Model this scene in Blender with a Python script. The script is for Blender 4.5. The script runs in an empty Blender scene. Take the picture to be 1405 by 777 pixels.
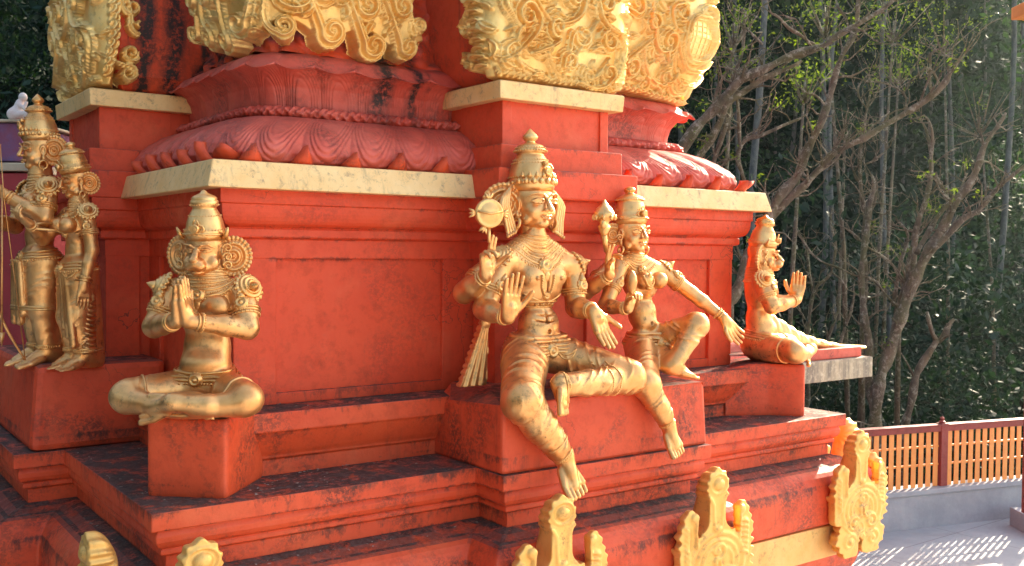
import bpy, math, random
import numpy as np
from mathutils import Vector, Matrix
rng = np.random.default_rng(7)
random.seed(7)
SC = bpy.context.scene
COL = SC.collection
R = math.radians
PI = math.pi

# ------------------------------------------------------------------ camera
CAM = np.array([0.0, 0.0, 3.5])
FPX, YAW, PITCH, ROLL = 1369.8, 0.62835, -0.031025, 0.00779
_r = np.array([math.cos(YAW), -math.sin(YAW), 0.0])
_f = np.array([math.sin(YAW)*math.cos(PITCH), math.cos(YAW)*math.cos(PITCH), math.sin(PITCH)])
_u = np.cross(_r, _f)
CR = _r*math.cos(ROLL) + _u*math.sin(ROLL)
CU = -_r*math.sin(ROLL) + _u*math.cos(ROLL)
CF = _f
def ray(x, y): return CF*FPX + CR*(x-702.5) - CU*(y-388.5)
def at(x, y, Y=None, X=None, Z=None, D=None):
    """the point of the place seen at a pixel of the photograph, on the plane given"""
    d = ray(x, y)
    if Y is not None: t = (Y-CAM[1])/d[1]
    elif X is not None: t = (X-CAM[0])/d[0]
    elif Z is not None: t = (Z-CAM[2])/d[2]
    else: t = D/FPX
    return CAM + d*t
cam_d = bpy.data.cameras.new('camera'); cam = bpy.data.objects.new('camera', cam_d); COL.objects.link(cam)
cam_d.sensor_width = 36; cam_d.lens = 36*FPX/1405; cam_d.clip_end = 600; cam_d.clip_start = 0.05
m = Matrix(((CR[0], CU[0], -CF[0], 0), (CR[1], CU[1], -CF[1], 0), (CR[2], CU[2], -CF[2], 0), (0, 0, 0, 1)))
cam.matrix_world = Matrix.Translation(CAM.tolist()) @ m
SC.camera = cam

# ------------------------------------------------------------------ linking helpers
def mesh_np(name, V, F, mat, parent=None, smooth=True, Q=None):
    V = np.asarray(V, np.float32); me = bpy.data.meshes.new(name)
    me.vertices.add(len(V)); me.vertices.foreach_set('co', V.ravel())
    F = np.asarray(F, np.int32); n = F.shape[1]
    me.loops.add(F.size); me.loops.foreach_set('vertex_index', F.ravel())
    me.polygons.add(len(F)); me.polygons.foreach_set('loop_start', np.arange(0, F.size, n, dtype=np.int32))
    me.polygons.foreach_set('loop_total', np.full(len(F), n, np.int32))
    me.update(calc_edges=True); me.validate()
    if smooth: me.polygons.foreach_set('use_smooth', np.ones(len(me.polygons), bool))
    me.materials.append(mat)
    o = bpy.data.objects.new(name, me); COL.objects.link(o); o.parent = parent
    return o
def mesh_py(name, V, F, mat, parent=None, smooth=False, bevel=0):
    me = bpy.data.meshes.new(name); me.from_pydata([tuple(map(float, v)) for v in V], [], F); me.update()
    if smooth: me.polygons.foreach_set('use_smooth', [True]*len(me.polygons))
    me.materials.append(mat)
    o = bpy.data.objects.new(name, me); COL.objects.link(o); o.parent = parent
    if bevel:
        b = o.modifiers.new('bevel', 'BEVEL'); b.width = bevel; b.segments = 2; b.limit_method = 'ANGLE'; b.angle_limit = R(25)
        b.harden_normals = False
    return o
def thing(name, label, cat, loc=(0, 0, 0), rz=0, group=None):
    o = bpy.data.objects.new(name, None); COL.objects.link(o)
    o.location = [float(c) for c in loc]; o.rotation_euler = (0, 0, rz); o['label'] = label; o['category'] = cat
    if group: o['group'] = group
    return o
def tag(o, label=None, cat=None, group=None, kind=None):
    for k, v in (('label', label), ('category', cat), ('group', group), ('kind', kind)):
        if v: o[k] = v
    return o
class MB:
    """collects boxes, tubes, lathes into one mesh"""
    def __init__(s): s.V = []; s.F = []
    def add(s, V, F):
        n = len(s.V); s.V += [tuple(map(float, v)) for v in V]; s.F += [tuple(i+n for i in f) for f in F]
    def box(s, a, b):
        x0, y0, z0 = a; x1, y1, z1 = b
        s.add([(x0,y0,z0),(x1,y0,z0),(x1,y1,z0),(x0,y1,z0),(x0,y0,z1),(x1,y0,z1),(x1,y1,z1),(x0,y1,z1)],
              [(0,3,2,1),(4,5,6,7),(0,1,5,4),(1,2,6,5),(2,3,7,6),(3,0,4,7)])
    def obox(s, c, ax, ay, az):
        c, ax, ay, az = map(np.array, (c, ax, ay, az))
        P = [c+i*ax+j*ay+k*az for k in (-1, 1) for i, j in ((-1,-1),(1,-1),(1,1),(-1,1))]
        s.add(P, [(0,3,2,1),(4,5,6,7),(0,1,5,4),(1,2,6,5),(2,3,7,6),(3,0,4,7)])
    def tube(s, pts, rad, n=8, closed=False, squash=None):
        pts = [np.array(p, float) for p in pts]; m = len(pts)
        if m < 2: return
        rad = [rad]*m if np.isscalar(rad) else rad
        V = []; F = []; up = None
        for i, p in enumerate(pts):
            a = pts[(i-1) % m] if (closed or i) else p; b = pts[(i+1) % m] if (closed or i < m-1) else p
            t = b-a; t /= (np.linalg.norm(t)+1e-9)
            if up is None: up = np.array([0, 0, 1.]) if abs(t[2]) < .9 else np.array([1., 0, 0])
            e = np.cross(t, up); e /= (np.linalg.norm(e)+1e-9); w = np.cross(e, t); up = w
            for k in range(n):
                q = 2*PI*k/n; V.append(p + rad[i]*(math.cos(q)*e + math.sin(q)*w))
        for i in range(m if closed else m-1):
            j = (i+1) % m
            for k in range(n): F.append((i*n+k, i*n+(k+1) % n, j*n+(k+1) % n, j*n+k))
        if not closed: F += [tuple(range(n-1, -1, -1)), tuple((m-1)*n+k for k in range(n))]
        s.add(V, F)
    def lathe(s, prof, c=(0, 0, 0), n=28, M=None, wave=None):
        V = []; F = []
        for r_, z_ in prof:
            for k in range(n):
                q = 2*PI*k/n; rr = r_*(1+(wave(q, z_) if wave else 0)); v = np.array([rr*math.cos(q), rr*math.sin(q), z_])
                if M is not None: v = M @ v
                V.append(v+np.array(c))
        for i in range(len(prof)-1):
            for k in range(n): F.append((i*n+k, i*n+(k+1) % n, (i+1)*n+(k+1) % n, (i+1)*n+k))
        F += [tuple(range(n-1, -1, -1)), tuple((len(prof)-1)*n+k for k in range(n))]
        s.add(V, F)
    def ball(s, c, r_, n=6, k=None):
        k = (1, 1, 1) if k is None else k
        V = [(c[0], c[1], c[2]-r_*k[2])]; F = []; h = max(3, n//2+1)
        for i in range(1, h):
            a = -PI/2+PI*i/h
            for j in range(n):
                q = 2*PI*j/n; V.append((c[0]+r_*k[0]*math.cos(a)*math.cos(q), c[1]+r_*k[1]*math.cos(a)*math.sin(q), c[2]+r_*k[2]*math.sin(a)))
        V.append((c[0], c[1], c[2]+r_*k[2])); e = len(V)-1
        for j in range(n): F.append((0, 1+(j+1) % n, 1+j)); F.append((e, e-n+j, e-n+(j+1) % n))
        for i in range(h-2):
            for j in range(n): F.append((1+i*n+j, 1+i*n+(j+1) % n, 1+(i+1)*n+(j+1) % n, 1+(i+1)*n+j))
        s.add(V, F)
    def build(s, name, mat, parent=None, smooth=False, bevel=0): return mesh_py(name, s.V, s.F, mat, parent, smooth, bevel)

# ------------------------------------------------------------------ materials
def mat(name):
    m = bpy.data.materials.new(name); m.use_nodes = True; nt = m.node_tree; b = nt.nodes['Principled BSDF']; return m, nt, b
class N:
    def __init__(s, nt): s.nt = nt
    def n(s, t, **kw):
        x = s.nt.nodes.new(t)
        for k, v in kw.items():
            if k in x.inputs: x.inputs[k].default_value = v
            else: setattr(x, k, v)
        return x
    def l(s, a, b): s.nt.links.new(a, b)
    def pos(s, scale=(1, 1, 1), obj=False):
        if obj: src = s.n('ShaderNodeTexCoord').outputs['Object']
        else: src = s.n('ShaderNodeNewGeometry').outputs['Position']
        mp = s.n('ShaderNodeMapping'); mp.inputs['Scale'].default_value = scale; s.l(src, mp.inputs[0]); return mp.outputs[0]
    def noise(s, vec, scale, detail=5, rough=.6, dist=0):
        x = s.n('ShaderNodeTexNoise', Scale=scale, Detail=detail, Roughness=rough, Distortion=dist); s.l(vec, x.inputs['Vector']); return x.outputs['Fac']
    def ramp(s, fac, a, b, lo=0., hi=1.):
        x = s.n('ShaderNodeMapRange'); x.inputs[1].default_value = a; x.inputs[2].default_value = b; x.inputs[3].default_value = lo; x.inputs[4].default_value = hi
        s.l(fac, x.inputs[0]); return x.outputs[0]
    def math(s, op, a, b=None):
        x = s.n('ShaderNodeMath', operation=op)
        for i, v in enumerate((a, b)):
            if v is None: continue
            if isinstance(v, (int, float)): x.inputs[i].default_value = v
            else: s.l(v, x.inputs[i])
        return x.outputs[0]
    def mix(s, fac, a, b):
        x = s.n('ShaderNodeMix', data_type='RGBA')
        if isinstance(fac, (int, float)): x.inputs[0].default_value = fac
        else: s.l(fac, x.inputs[0])
        for i, v in ((6, a), (7, b)):
            if isinstance(v, tuple): x.inputs[i].default_value = (*v, 1)
            else: s.l(v, x.inputs[i])
        return x.outputs[2]
    def bump(s, h, bsdf, strength=.3, dist=.01):
        x = s.n('ShaderNodeBump', Strength=strength, Distance=dist); s.l(h, x.inputs['Height']); s.l(x.outputs[0], bsdf.inputs['Normal'])
def red_paint(name, c1, c2, top=.8, grime=.5, rough=.52, soot=(.030, .029, .025), streak=.5, edges=(), cracks=0, edge_str=.8, edge_bias=0.):
    m, nt, b = mat(name); g = N(nt); P = g.pos()
    n1 = g.noise(P, 1.7, 6, .65); n2 = g.noise(P, 14, 6, .7)
    col = g.mix(g.ramp(n1, .35, .68), c1, c2)
    col = g.mix(g.math('MULTIPLY', g.ramp(n2, .5, .75), .45), col, tuple(x*.45 for x in c1))
    # faded pinkish patches
    n6 = g.noise(P, 3.1, 7, .6, .4)
    n10 = g.noise(P, 1.1, 8, .75, .8); col = g.mix(g.math('MULTIPLY', g.ramp(n10, .52, .68), .22), col, tuple(x*.55 for x in c1))
    col = g.mix(g.math('MULTIPLY', g.ramp(n6, .55, .75), .32), col, (min(1, c2[0]*1.0), c2[1]*1.9+.02, c2[2]*2.2+.02))
    # vertical run marks
    S = g.pos((9, 9, .9)); n3 = g.noise(S, 1.0, 6, .7, .3); n4 = g.noise(P, 1.3, 4, .6)
    st = g.math('MULTIPLY', g.ramp(n3, .56, .72), g.ramp(n4, .48, .66)); st = g.math('MULTIPLY', st, streak)
    col = g.mix(st, col, tuple(x*.12+.006 for x in c1))
    # mould speckle
    n5 = g.noise(P, 42, 4, .8); n7 = g.noise(P, 2.3, 5, .65, .5)
    sp = g.math('MULTIPLY', g.ramp(n5, .45, .55), g.ramp(n7, .50, .64)); sp = g.math('MULTIPLY', sp, grime)
    col = g.mix(sp, col, (.045, .018, .014))
    # mould runs under ledges and in joints, also painted in to deepen shade there
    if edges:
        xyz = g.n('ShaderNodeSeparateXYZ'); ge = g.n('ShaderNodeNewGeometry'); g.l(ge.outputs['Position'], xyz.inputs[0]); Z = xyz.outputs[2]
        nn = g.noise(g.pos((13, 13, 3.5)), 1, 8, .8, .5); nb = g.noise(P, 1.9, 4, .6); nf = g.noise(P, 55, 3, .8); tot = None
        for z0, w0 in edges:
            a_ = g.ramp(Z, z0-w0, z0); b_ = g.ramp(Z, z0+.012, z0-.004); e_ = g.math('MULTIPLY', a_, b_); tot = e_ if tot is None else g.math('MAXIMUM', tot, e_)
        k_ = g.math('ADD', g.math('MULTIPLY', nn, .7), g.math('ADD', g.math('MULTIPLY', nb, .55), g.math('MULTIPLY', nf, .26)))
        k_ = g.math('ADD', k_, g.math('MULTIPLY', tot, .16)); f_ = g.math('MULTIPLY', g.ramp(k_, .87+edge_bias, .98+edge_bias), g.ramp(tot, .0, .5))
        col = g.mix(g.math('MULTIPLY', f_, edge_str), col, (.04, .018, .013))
    if cracks:
        v_ = g.n('ShaderNodeTexVoronoi', feature='DISTANCE_TO_EDGE', Scale=1.6); vp = g.n('ShaderNodeVectorMath', operation='ADD'); nd = g.n('ShaderNodeTexNoise', Scale=3.0, Detail=6.0); g.l(P, nd.inputs['Vector']); g.l(P, vp.inputs[0]); g.l(nd.outputs['Color'], vp.inputs[1]); g.l(vp.outputs[0], v_.inputs['Vector'])
        f_ = g.math('MULTIPLY', g.ramp(v_.outputs['Distance'], .006, .002), g.ramp(g.noise(P, 1.1, 3, .5), .52, .60)); col = g.mix(g.math('MULTIPLY', f_, cracks), col, (.05, .014, .01))
    # dirt that has settled on level tops
    nz = g.n('ShaderNodeSeparateXYZ'); geo = g.n('ShaderNodeNewGeometry'); g.l(geo.outputs['True Normal'], nz.inputs[0])
    up = g.ramp(nz.outputs[2], .8, .97); n8 = g.noise(P, 7.5, 10, .82, .3)
    tp = g.math('MULTIPLY', up, g.ramp(n8, .36, .50)); tp = g.math('MULTIPLY', tp, top)
    n9 = g.noise(P, 30, 6, .8)
    so = g.mix(g.ramp(n9, .42, .74), soot, (.115, .11, .10))
    col = g.mix(tp, col, so)
    g.l(col, b.inputs['Base Color'])
    rr = g.math('MAXIMUM', g.ramp(n2, .3, .7, rough-.1, rough+.15), g.math('MULTIPLY', tp, .97)); g.l(rr, b.inputs['Roughness']); g.l(g.ramp(tp, 0., 1., .33, .1), b.inputs['Specular IOR Level'])
    h = g.math('ADD', g.noise(P, 38, 6, .7), g.math('MULTIPLY', g.noise(P, 7, 4, .6), 1.3))
    g.bump(h, b, .35, .006); return m
def gold_paint(name, c1, c2, metal=.75, rough=.38, dirt=.35, scale=1.0):
    m, nt, b = mat(name); g = N(nt); P = g.pos()
    n1 = g.noise(P, 5*scale, 7, .65); n2 = g.noise(P, 26*scale, 6, .7); n3 = g.noise(P, 3.0, 6, .7, .5)
    col = g.mix(g.ramp(n1, .35, .65), c1, c2)
    col = g.mix(g.math('MULTIPLY', g.math('MULTIPLY', g.ramp(n2, .52, .66), g.ramp(n3, .45, .62)), dirt), col, (.13, .065, .035))
    n4 = g.noise(g.pos((7, 7, 1.6)), 1.6, 6, .7, .4); n5 = g.noise(P, 34, 4, .8)
    col = g.mix(g.math('MULTIPLY', g.math('MULTIPLY', g.ramp(n4, .50, .66), g.ramp(n5, .38, .6)), dirt*.55), col, (.24, .13, .065))
    g.l(col, b.inputs['Base Color'])
    b.inputs['Metallic'].default_value = metal
    g.l(g.ramp(n1, .3, .7, rough-.06, rough+.12), b.inputs['Roughness'])
    h = g.math('ADD', g.noise(P, 60, 5, .7), g.math('MULTIPLY', g.noise(P, 17, 4, .6), 1.4))
    g.bump(h, b, .3, .004)
    return m
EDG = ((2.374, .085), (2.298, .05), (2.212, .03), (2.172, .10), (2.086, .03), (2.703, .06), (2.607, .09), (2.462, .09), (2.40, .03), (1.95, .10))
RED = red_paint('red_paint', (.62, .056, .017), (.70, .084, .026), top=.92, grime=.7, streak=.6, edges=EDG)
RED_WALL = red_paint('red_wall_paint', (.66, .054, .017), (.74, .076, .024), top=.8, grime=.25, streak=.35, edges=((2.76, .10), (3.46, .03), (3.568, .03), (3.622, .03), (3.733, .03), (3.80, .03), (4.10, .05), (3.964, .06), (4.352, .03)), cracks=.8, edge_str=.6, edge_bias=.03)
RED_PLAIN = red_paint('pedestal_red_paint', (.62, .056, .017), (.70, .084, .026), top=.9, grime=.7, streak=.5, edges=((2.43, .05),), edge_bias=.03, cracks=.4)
RED_LOTUS = red_paint('red_lotus_paint', (.55, .066, .040), (.64, .115, .075), top=.25, grime=.6, streak=.9)
def add_drip(m, x0, y0, w, ax=0, soft=.9):
    nt = m.node_tree; g = N(nt); b = nt.nodes['Principled BSDF']; src = b.inputs['Base Color'].links[0].from_socket
    xyz = g.n('ShaderNodeSeparateXYZ'); ge = g.n('ShaderNodeNewGeometry'); g.l(ge.outputs['Position'], xyz.inputs[0])
    n = g.noise(g.pos((1, 1, .45)), 6, 6, .7); wob = g.math('MULTIPLY', g.math('SUBTRACT', n, .5), .22)
    dx = g.math('ABSOLUTE', g.math('SUBTRACT', g.math('ADD', xyz.outputs[ax], wob), x0)); fx = g.ramp(dx, w, w*.3)
    fy = g.ramp(g.math('ABSOLUTE', g.math('SUBTRACT', xyz.outputs[1-ax], y0)), .9, .6)
    fz = g.math('MULTIPLY', g.ramp(xyz.outputs[2], 4.10, 4.35), g.ramp(g.noise(g.pos(), 24, 6, .8), .36, .52))
    f = g.math('MULTIPLY', g.math('MULTIPLY', fx, fy), fz); g.l(g.mix(f, src, (.03, .016, .014)), b.inputs['Base Color'])
for x_, w_ in ((2.78, .09), (2.98, .05)): add_drip(RED_LOTUS, x_, 5.1, w_)
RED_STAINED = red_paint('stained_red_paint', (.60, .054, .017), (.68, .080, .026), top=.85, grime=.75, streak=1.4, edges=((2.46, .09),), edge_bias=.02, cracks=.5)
for x_, w_ in ((2.78, .11), (2.98, .07)): add_drip(RED_STAINED, x_, 5.1, w_)
for x_, w_ in ((1.78, .06), (1.95, .10), (2.12, .05)): add_drip(RED_STAINED, x_, 6.2, w_)
GOLD = gold_paint('gold_paint', (.74, .300, .095), (.84, .45, .18), metal=.80, rough=.34, dirt=.9)
GOLD_RELIEF = gold_paint('gold_relief_paint', (.82, .42, .11), (.90, .60, .24), metal=.6, rough=.36, dirt=.45)
GOLD_JEWEL = gold_paint('gold_jewel_paint', (.76, .335, .10), (.86, .50, .20), metal=.80, rough=.3, dirt=.5)
GOLD_ORN = gold_paint('gold_ornament_paint', (.78, .36, .085), (.84, .47, .14), metal=.5, rough=.42, dirt=.7)
GOLD_BASE = gold_paint('gold_band_paint', (.72, .36, .10), (.80, .46, .17), metal=.35, rough=.5, dirt=.5)
def slab_paint():
    m, nt, b = mat('weathered_gold_slab'); g = N(nt); P = g.pos()
    n1 = g.noise(P, 3, 7, .7); n2 = g.noise(P, 22, 8, .75, .4); n3 = g.noise(g.pos((10, 10, 1.2)), 1, 6, .7)
    col = g.mix(g.ramp(n1, .35, .65), (.76, .42, .15), (.84, .54, .25))
    col = g.mix(g.math('MULTIPLY', g.ramp(n2, .53, .68), .75), col, (.24, .14, .075))
    col = g.mix(g.math('MULTIPLY', g.ramp(n3, .58, .72), .6), col, (.12, .085, .06))
    g.l(col, b.inputs['Base Color']); b.inputs['Roughness'].default_value = .5; b.inputs['Metallic'].default_value = .1
    g.bump(g.noise(P, 45, 6, .7), b, .4, .005); return m
SLAB = slab_paint()
def plain(name, c, rough=.7, c2=None, sc=4, bump=.3, metal=0):
    m, nt, b = mat(name); g = N(nt); P = g.pos(); n = g.noise(P, sc, 7, .7)
    g.l(g.mix(g.ramp(n, .35, .65), c, c2 or tuple(x*.7 for x in c)), b.inputs['Base Color'])
    b.inputs['Roughness'].default_value = rough; b.inputs['Metallic'].default_value = metal
    g.bump(g.noise(P, sc*9, 6, .7), b, bump, .01); return m

# ------------------------------------------------------------------ distance-field sculpting
def smin(a, b, k):
    if k <= 0: return np.minimum(a, b)
    h = np.clip(.5+.5*(b-a)/k, 0, 1)
    return b+(a-b)*h-k*h*(1-h)
class Field:
    def __init__(s, lo, hi, h):
        s.lo = np.array(lo, float); s.h = h; s.n = np.ceil((np.array(hi)-s.lo)/h).astype(int)+1
        s.v = np.full(s.n, 1., np.float32)
        s.ax = [(s.lo[i]+h*np.arange(s.n[i])).astype(np.float32) for i in range(3)]
    def reg(s, lo, hi, pad):
        sl = []
        for i in range(3):
            a = int(max(0, math.floor((lo[i]-pad-s.lo[i])/s.h))); b = int(min(s.n[i], math.ceil((hi[i]+pad-s.lo[i])/s.h)+1))
            if b <= a: return None
            sl.append(slice(a, b))
        g = (s.ax[0][sl[0]][:, None, None], s.ax[1][sl[1]][None, :, None], s.ax[2][sl[2]][None, None, :])
        return tuple(sl), g
    def put(s, fn, lo, hi, k=.01, op='add'):
        q = s.reg(lo, hi, k+.03)
        if q is None: return
        sl, (x, y, z) = q; d = fn(x, y, z)
        if op == 'add': s.v[sl] = smin(s.v[sl], d, k)
        elif op == 'cut': s.v[sl] = -smin(-s.v[sl], d, k)
    def cone(s, a, b, ra, rb, k=.015, op='add', fold=None):
        a = np.array(a, float); b = np.array(b, float); ba = b-a; L2 = max(ba@ba, 1e-9); rm = max(ra, rb)
        def fn(x, y, z):
            px, py, pz = x-a[0], y-a[1], z-a[2]
            t = np.clip((px*ba[0]+py*ba[1]+pz*ba[2])/L2, 0, 1).astype(np.float32)
            qx, qy, qz = px-t*ba[0], py-t*ba[1], pz-t*ba[2]
            r_ = ra+(rb-ra)*t
            d = np.sqrt(qx*qx+qy*qy+qz*qz)-r_
            if fold:
                n_, amp, c_, ref = fold; w = (qx*ref[0]+qy*ref[1]+qz*ref[2])/rm
                ph = n_*t+c_*w+.30*np.sin(3*w+6*t+rm*90)+.22*np.sin(13*t+4*w+rm*40)
                d = d-amp*(.5+.5*np.cos(2*PI*ph))**3*(.55+.45*np.sin(4.1*w+9*t+rm*70))
            return d
        s.put(fn, np.minimum(a, b)-rm, np.maximum(a, b)+rm, k, op)
    def limb(s, pts, rad, k=.015, fold=None):
        for i in range(len(pts)-1): s.cone(pts[i], pts[i+1], rad[i], rad[i+1], k, fold=fold)
    def ell(s, c, r_, k=.015, op='add', M=None):
        c = np.array(c, float); r_ = np.array(r_, float); rm = r_.max(); Mi = None if M is None else np.array(M).T
        def fn(x, y, z):
            px, py, pz = x-c[0], y-c[1], z-c[2]
            if Mi is not None: px, py, pz = [Mi[i, 0]*px+Mi[i, 1]*py+Mi[i, 2]*pz for i in range(3)]
            k0 = np.sqrt((px/r_[0])**2+(py/r_[1])**2+(pz/r_[2])**2)
            k1 = np.sqrt((px/r_[0]**2)**2+(py/r_[1]**2)**2+(pz/r_[2]**2)**2)
            return k0*(k0-1)/np.maximum(k1, 1e-5)
        s.put(fn, c-rm if M is not None else c-r_, c+rm if M is not None else c+r_, k, op)
    def sample(s, P):
        q = (np.asarray(P)-s.lo)/s.h; i = np.clip(np.floor(q).astype(int), 0, s.n-2); f = np.clip(q-i, 0, 1)
        out = 0
        for dx in (0, 1):
            for dy in (0, 1):
                for dz in (0, 1):
                    w = (f[..., 0] if dx else 1-f[..., 0])*(f[..., 1] if dy else 1-f[..., 1])*(f[..., 2] if dz else 1-f[..., 2])
                    out = out+w*s.v[i[..., 0]+dx, i[..., 1]+dy, i[..., 2]+dz]
        return out
    def hit(s, p, d, L):
        d = np.array(d, float); d /= np.linalg.norm(d); t = np.arange(0, L, s.h*.7)
        P = np.array(p)[None]+t[:, None]*d; v = s.sample(P); w = np.flatnonzero(v < 0)
        return P[w[0]] if len(w) else None
    def ring(s, c, axis, R0, n=40, ref=(0, -1, 0), zf=None, a0=0, a1=2*PI, out=.002, slope=0):
        """points on the surface round an axis: rays from radius R0 inward; zf(angle) shifts along the axis"""
        axis = np.array(axis, float); axis /= np.linalg.norm(axis); e = np.array(ref, float); e -= axis*(e@axis); e /= np.linalg.norm(e); w = np.cross(axis, e)
        pts = []
        closed = abs(a1-a0-2*PI) < 1e-6
        for q in np.linspace(a0, a1, n, endpoint=not closed):
            dr = math.cos(q)*e+math.sin(q)*w; cc = np.array(c)+axis*(zf(q) if zf else 0)
            h = s.hit(cc+dr*R0+axis*R0*slope, -dr-axis*slope, R0*math.hypot(1, slope)*1.02)
            if h is not None: pts.append(h+dr*out)
        return pts
    def mesh(s):
        v = s.v; S = v < 0
        c = np.zeros(np.array(v.shape)-1, np.uint8); offs = [(i, j, k) for i in (0, 1) for j in (0, 1) for k in (0, 1)]
        nx, ny, nz = v.shape
        for i, j, k in offs: c += S[i:nx-1+i, j:ny-1+j, k:nz-1+k]
        act = (c > 0) & (c < 8); idx = np.argwhere(act)
        vals = {o: v[idx[:, 0]+o[0], idx[:, 1]+o[1], idx[:, 2]+o[2]] for o in offs}
        acc = np.zeros((len(idx), 3)); cnt = np.zeros(len(idx))
        for o in offs:
            for a in range(3):
                if o[a]: continue
                p = list(o); p[a] = 1; p = tuple(p); va, vb = vals[o], vals[p]
                mk = (va < 0) != (vb < 0); t = np.where(mk, va/np.where(mk, va-vb, 1), 0)
                pt = np.tile(np.array(o, float), (len(idx), 1)); pt[:, a] += t
                acc += pt*mk[:, None]; cnt += mk
        V = s.lo+(idx+acc/cnt[:, None])*s.h
        ids = np.full(c.shape, -1, np.int32); ids[act] = np.arange(len(idx))
        F = []
        for a in range(3):
            b, d = (a+1) % 3, (a+2) % 3
            s0 = [slice(None)]*3; s1 = [slice(None)]*3; s0[a] = slice(0, -1); s1[a] = slice(1, None)
            A, B = S[tuple(s0)], S[tuple(s1)]; e = np.argwhere(A != B)
            e = e[(e[:, b] > 0) & (e[:, d] > 0) & (e[:, b] < v.shape[b]-1) & (e[:, d] < v.shape[d]-1)]
            def cell(ob, od):
                q = e.copy(); q[:, b] -= ob; q[:, d] -= od; return ids[q[:, 0], q[:, 1], q[:, 2]]
            f = np.stack([cell(1, 1), cell(0, 1), cell(0, 0), cell(1, 0)], 1)
            fl = ~A[e[:, 0], e[:, 1], e[:, 2]]; f[fl] = f[fl][:, ::-1]; F.append(f)
        F = np.concatenate(F); F = F[(F >= 0).all(1)]
        return V, F
def Mrot(rx=0, ry=0, rz=0):
    return np.array((Matrix.Rotation(rz, 3, 'Z') @ Matrix.Rotation(ry, 3, 'Y') @ Matrix.Rotation(rx, 3, 'X')))
def unit(v): v = np.array(v, float); return v/np.linalg.norm(v)
SUNV = (.955, .30); SKY_STR = .145; SUN_STR = 5.0; EXPO = 2.38; WB = 7800; PS0 = 0.86; HAZE = .00018
# ================================================================== the tower
TX, TY = 3.65, 6.71
tower = thing('temple_tower', 'large red painted temple tower with gold slabs, lotus mouldings and gold scrollwork', 'temple tower', (TX, TY, 0))
def plan(s, b, p):
    P = []
    for k in range(4):
        a = k*PI/2; c, n = round(math.cos(a)), round(math.sin(a))
        for x, y in ((-s, -s), (-b, -s), (-b, -p), (b, -p), (b, -s)): P.append((x*c-y*n, x*n+y*c))
    return P
def square(s):
    return [(-s, -s), (s, -s), (s, s), (-s, s)]
def layers(name, prof, mt, plan_fn, parent=tower, bevel=.008):
    """prof: list of (plan args, z)"""
    V = []; F = []; n = None
    for args, z in prof:
        P = plan_fn(*args); n = len(P); V += [(x, y, z) for x, y in P]
    for i in range(len(prof)-1):
        for k in range(n): F.append((i*n+k, i*n+(k+1) % n, (i+1)*n+(k+1) % n, (i+1)*n+k))
    F += [tuple(range(n-1, -1, -1)), tuple((len(prof)-1)*n+k for k in range(n))]
    return mesh_py(name, V, F, mt, parent, bevel=bevel)
def off(base, lst): return [(tuple(c+o for c in base), z) for o, z in lst]
L = (2.41, .754, 2.665)
layers('base', off(L, [(-.02, -.02), (-.02, .9), (.0, 1.2), (.06, 1.33), (.09, 1.44)]), RED, plan)
layers('gold_band', off(L, [(.13, 1.443), (.13, 1.66)]), GOLD_BASE, plan)
arc = [(.155-.0*i, 0) for i in range(0)]
kp = [(.115, 1.662), (.150, 1.69), (.160, 1.76), (.160, 1.86)]
for i in range(1, 9):
    a = PI/2*i/8; kp.append((.160-.13*(1-math.cos(a)), 1.86+.19*math.sin(a)))
kp += [(-.02, 2.07), (-.07, 2.083)]
o = layers('rounded_base_moulding', off(L, kp), RED, plan, bevel=.012)
lipp = [(-.085, 2.07), (-.085, 2.160), (-.055, 2.172), (-.055, 2.192), (-.062, 2.198), (-.04, 2.212), (-.028, 2.235), (-.026, 2.26), (-.036, 2.286), (-.002, 2.292), (0, 2.298), (0, 2.374)]
layers('plinth', off(L, lipp), RED, plan)
K = (2.08, .60, 2.30)
layers('upper_step', off(K, [(-.09, 2.371), (-.09, 2.455), (-.075, 2.462), (-.075, 2.475), (-.06, 2.50), (-.01, 2.60), (0, 2.607), (0, 2.703)]), RED, plan)
Wl = (1.81, .39, 2.07)
layers('wall', off(Wl, [(0, 2.70), (0, 3.46)]), RED_WALL, plan, bevel=.004)
mb = MB()
Z0, Z1 = 2.702, 3.46
for k in range(4):
    a = k*PI/2; c, n = round(math.cos(a)), round(math.sin(a))
    def rb(x0, y0, x1, y1, z0=Z0, z1=Z1):
        X0, Y0, X1, Y1 = x0*c-y0*n, x0*n+y0*c, x1*c-y1*n, x1*n+y1*c
        q_ = MB(); q_.box((min(X0, X1), min(Y0, Y1), z0), (max(X0, X1), max(Y0, Y1), z1)); q_.build('pilaster' if z1-z0 > .3 else 'wall_skirting', RED_WALL, tower, bevel=.005)
    rb(-1.84, -1.84, -1.61, -1.61); 
    rb(-.60, -1.835, -.38, -1.7); rb(.38, -1.835, .60, -1.7)
    rb(-.42, -2.10, -.26, -1.9); rb(.26, -2.10, .42, -1.9)
    rb(-1.835, -1.832, -.4, -1.75, Z0, 2.76); rb(.4, -1.832, 1.835, -1.75, Z0, 2.76)
Wm = (1.84, .42, 2.10)
mp = [(.0, 3.455), (.003, 3.46), (.003, 3.555), (.03, 3.562), (.035, 3.568), (.035, 3.606), (.028, 3.612), (.045, 3.622)]
for i in range(1, 7):
    a = PI/2*i/6; mp.append((.045+.045*math.sin(a), 3.622+.09*(1-math.cos(a))))
mp += [(.09, 3.728), (.10, 3.733), (.10, 3.802)]
layers('wall_moulding', off(Wm, mp), RED_WALL, plan, bevel=.005)
layers('cornice_slab', [((2.035,), 3.80), ((2.0,), 3.935)], SLAB, square, bevel=.006)
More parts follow.
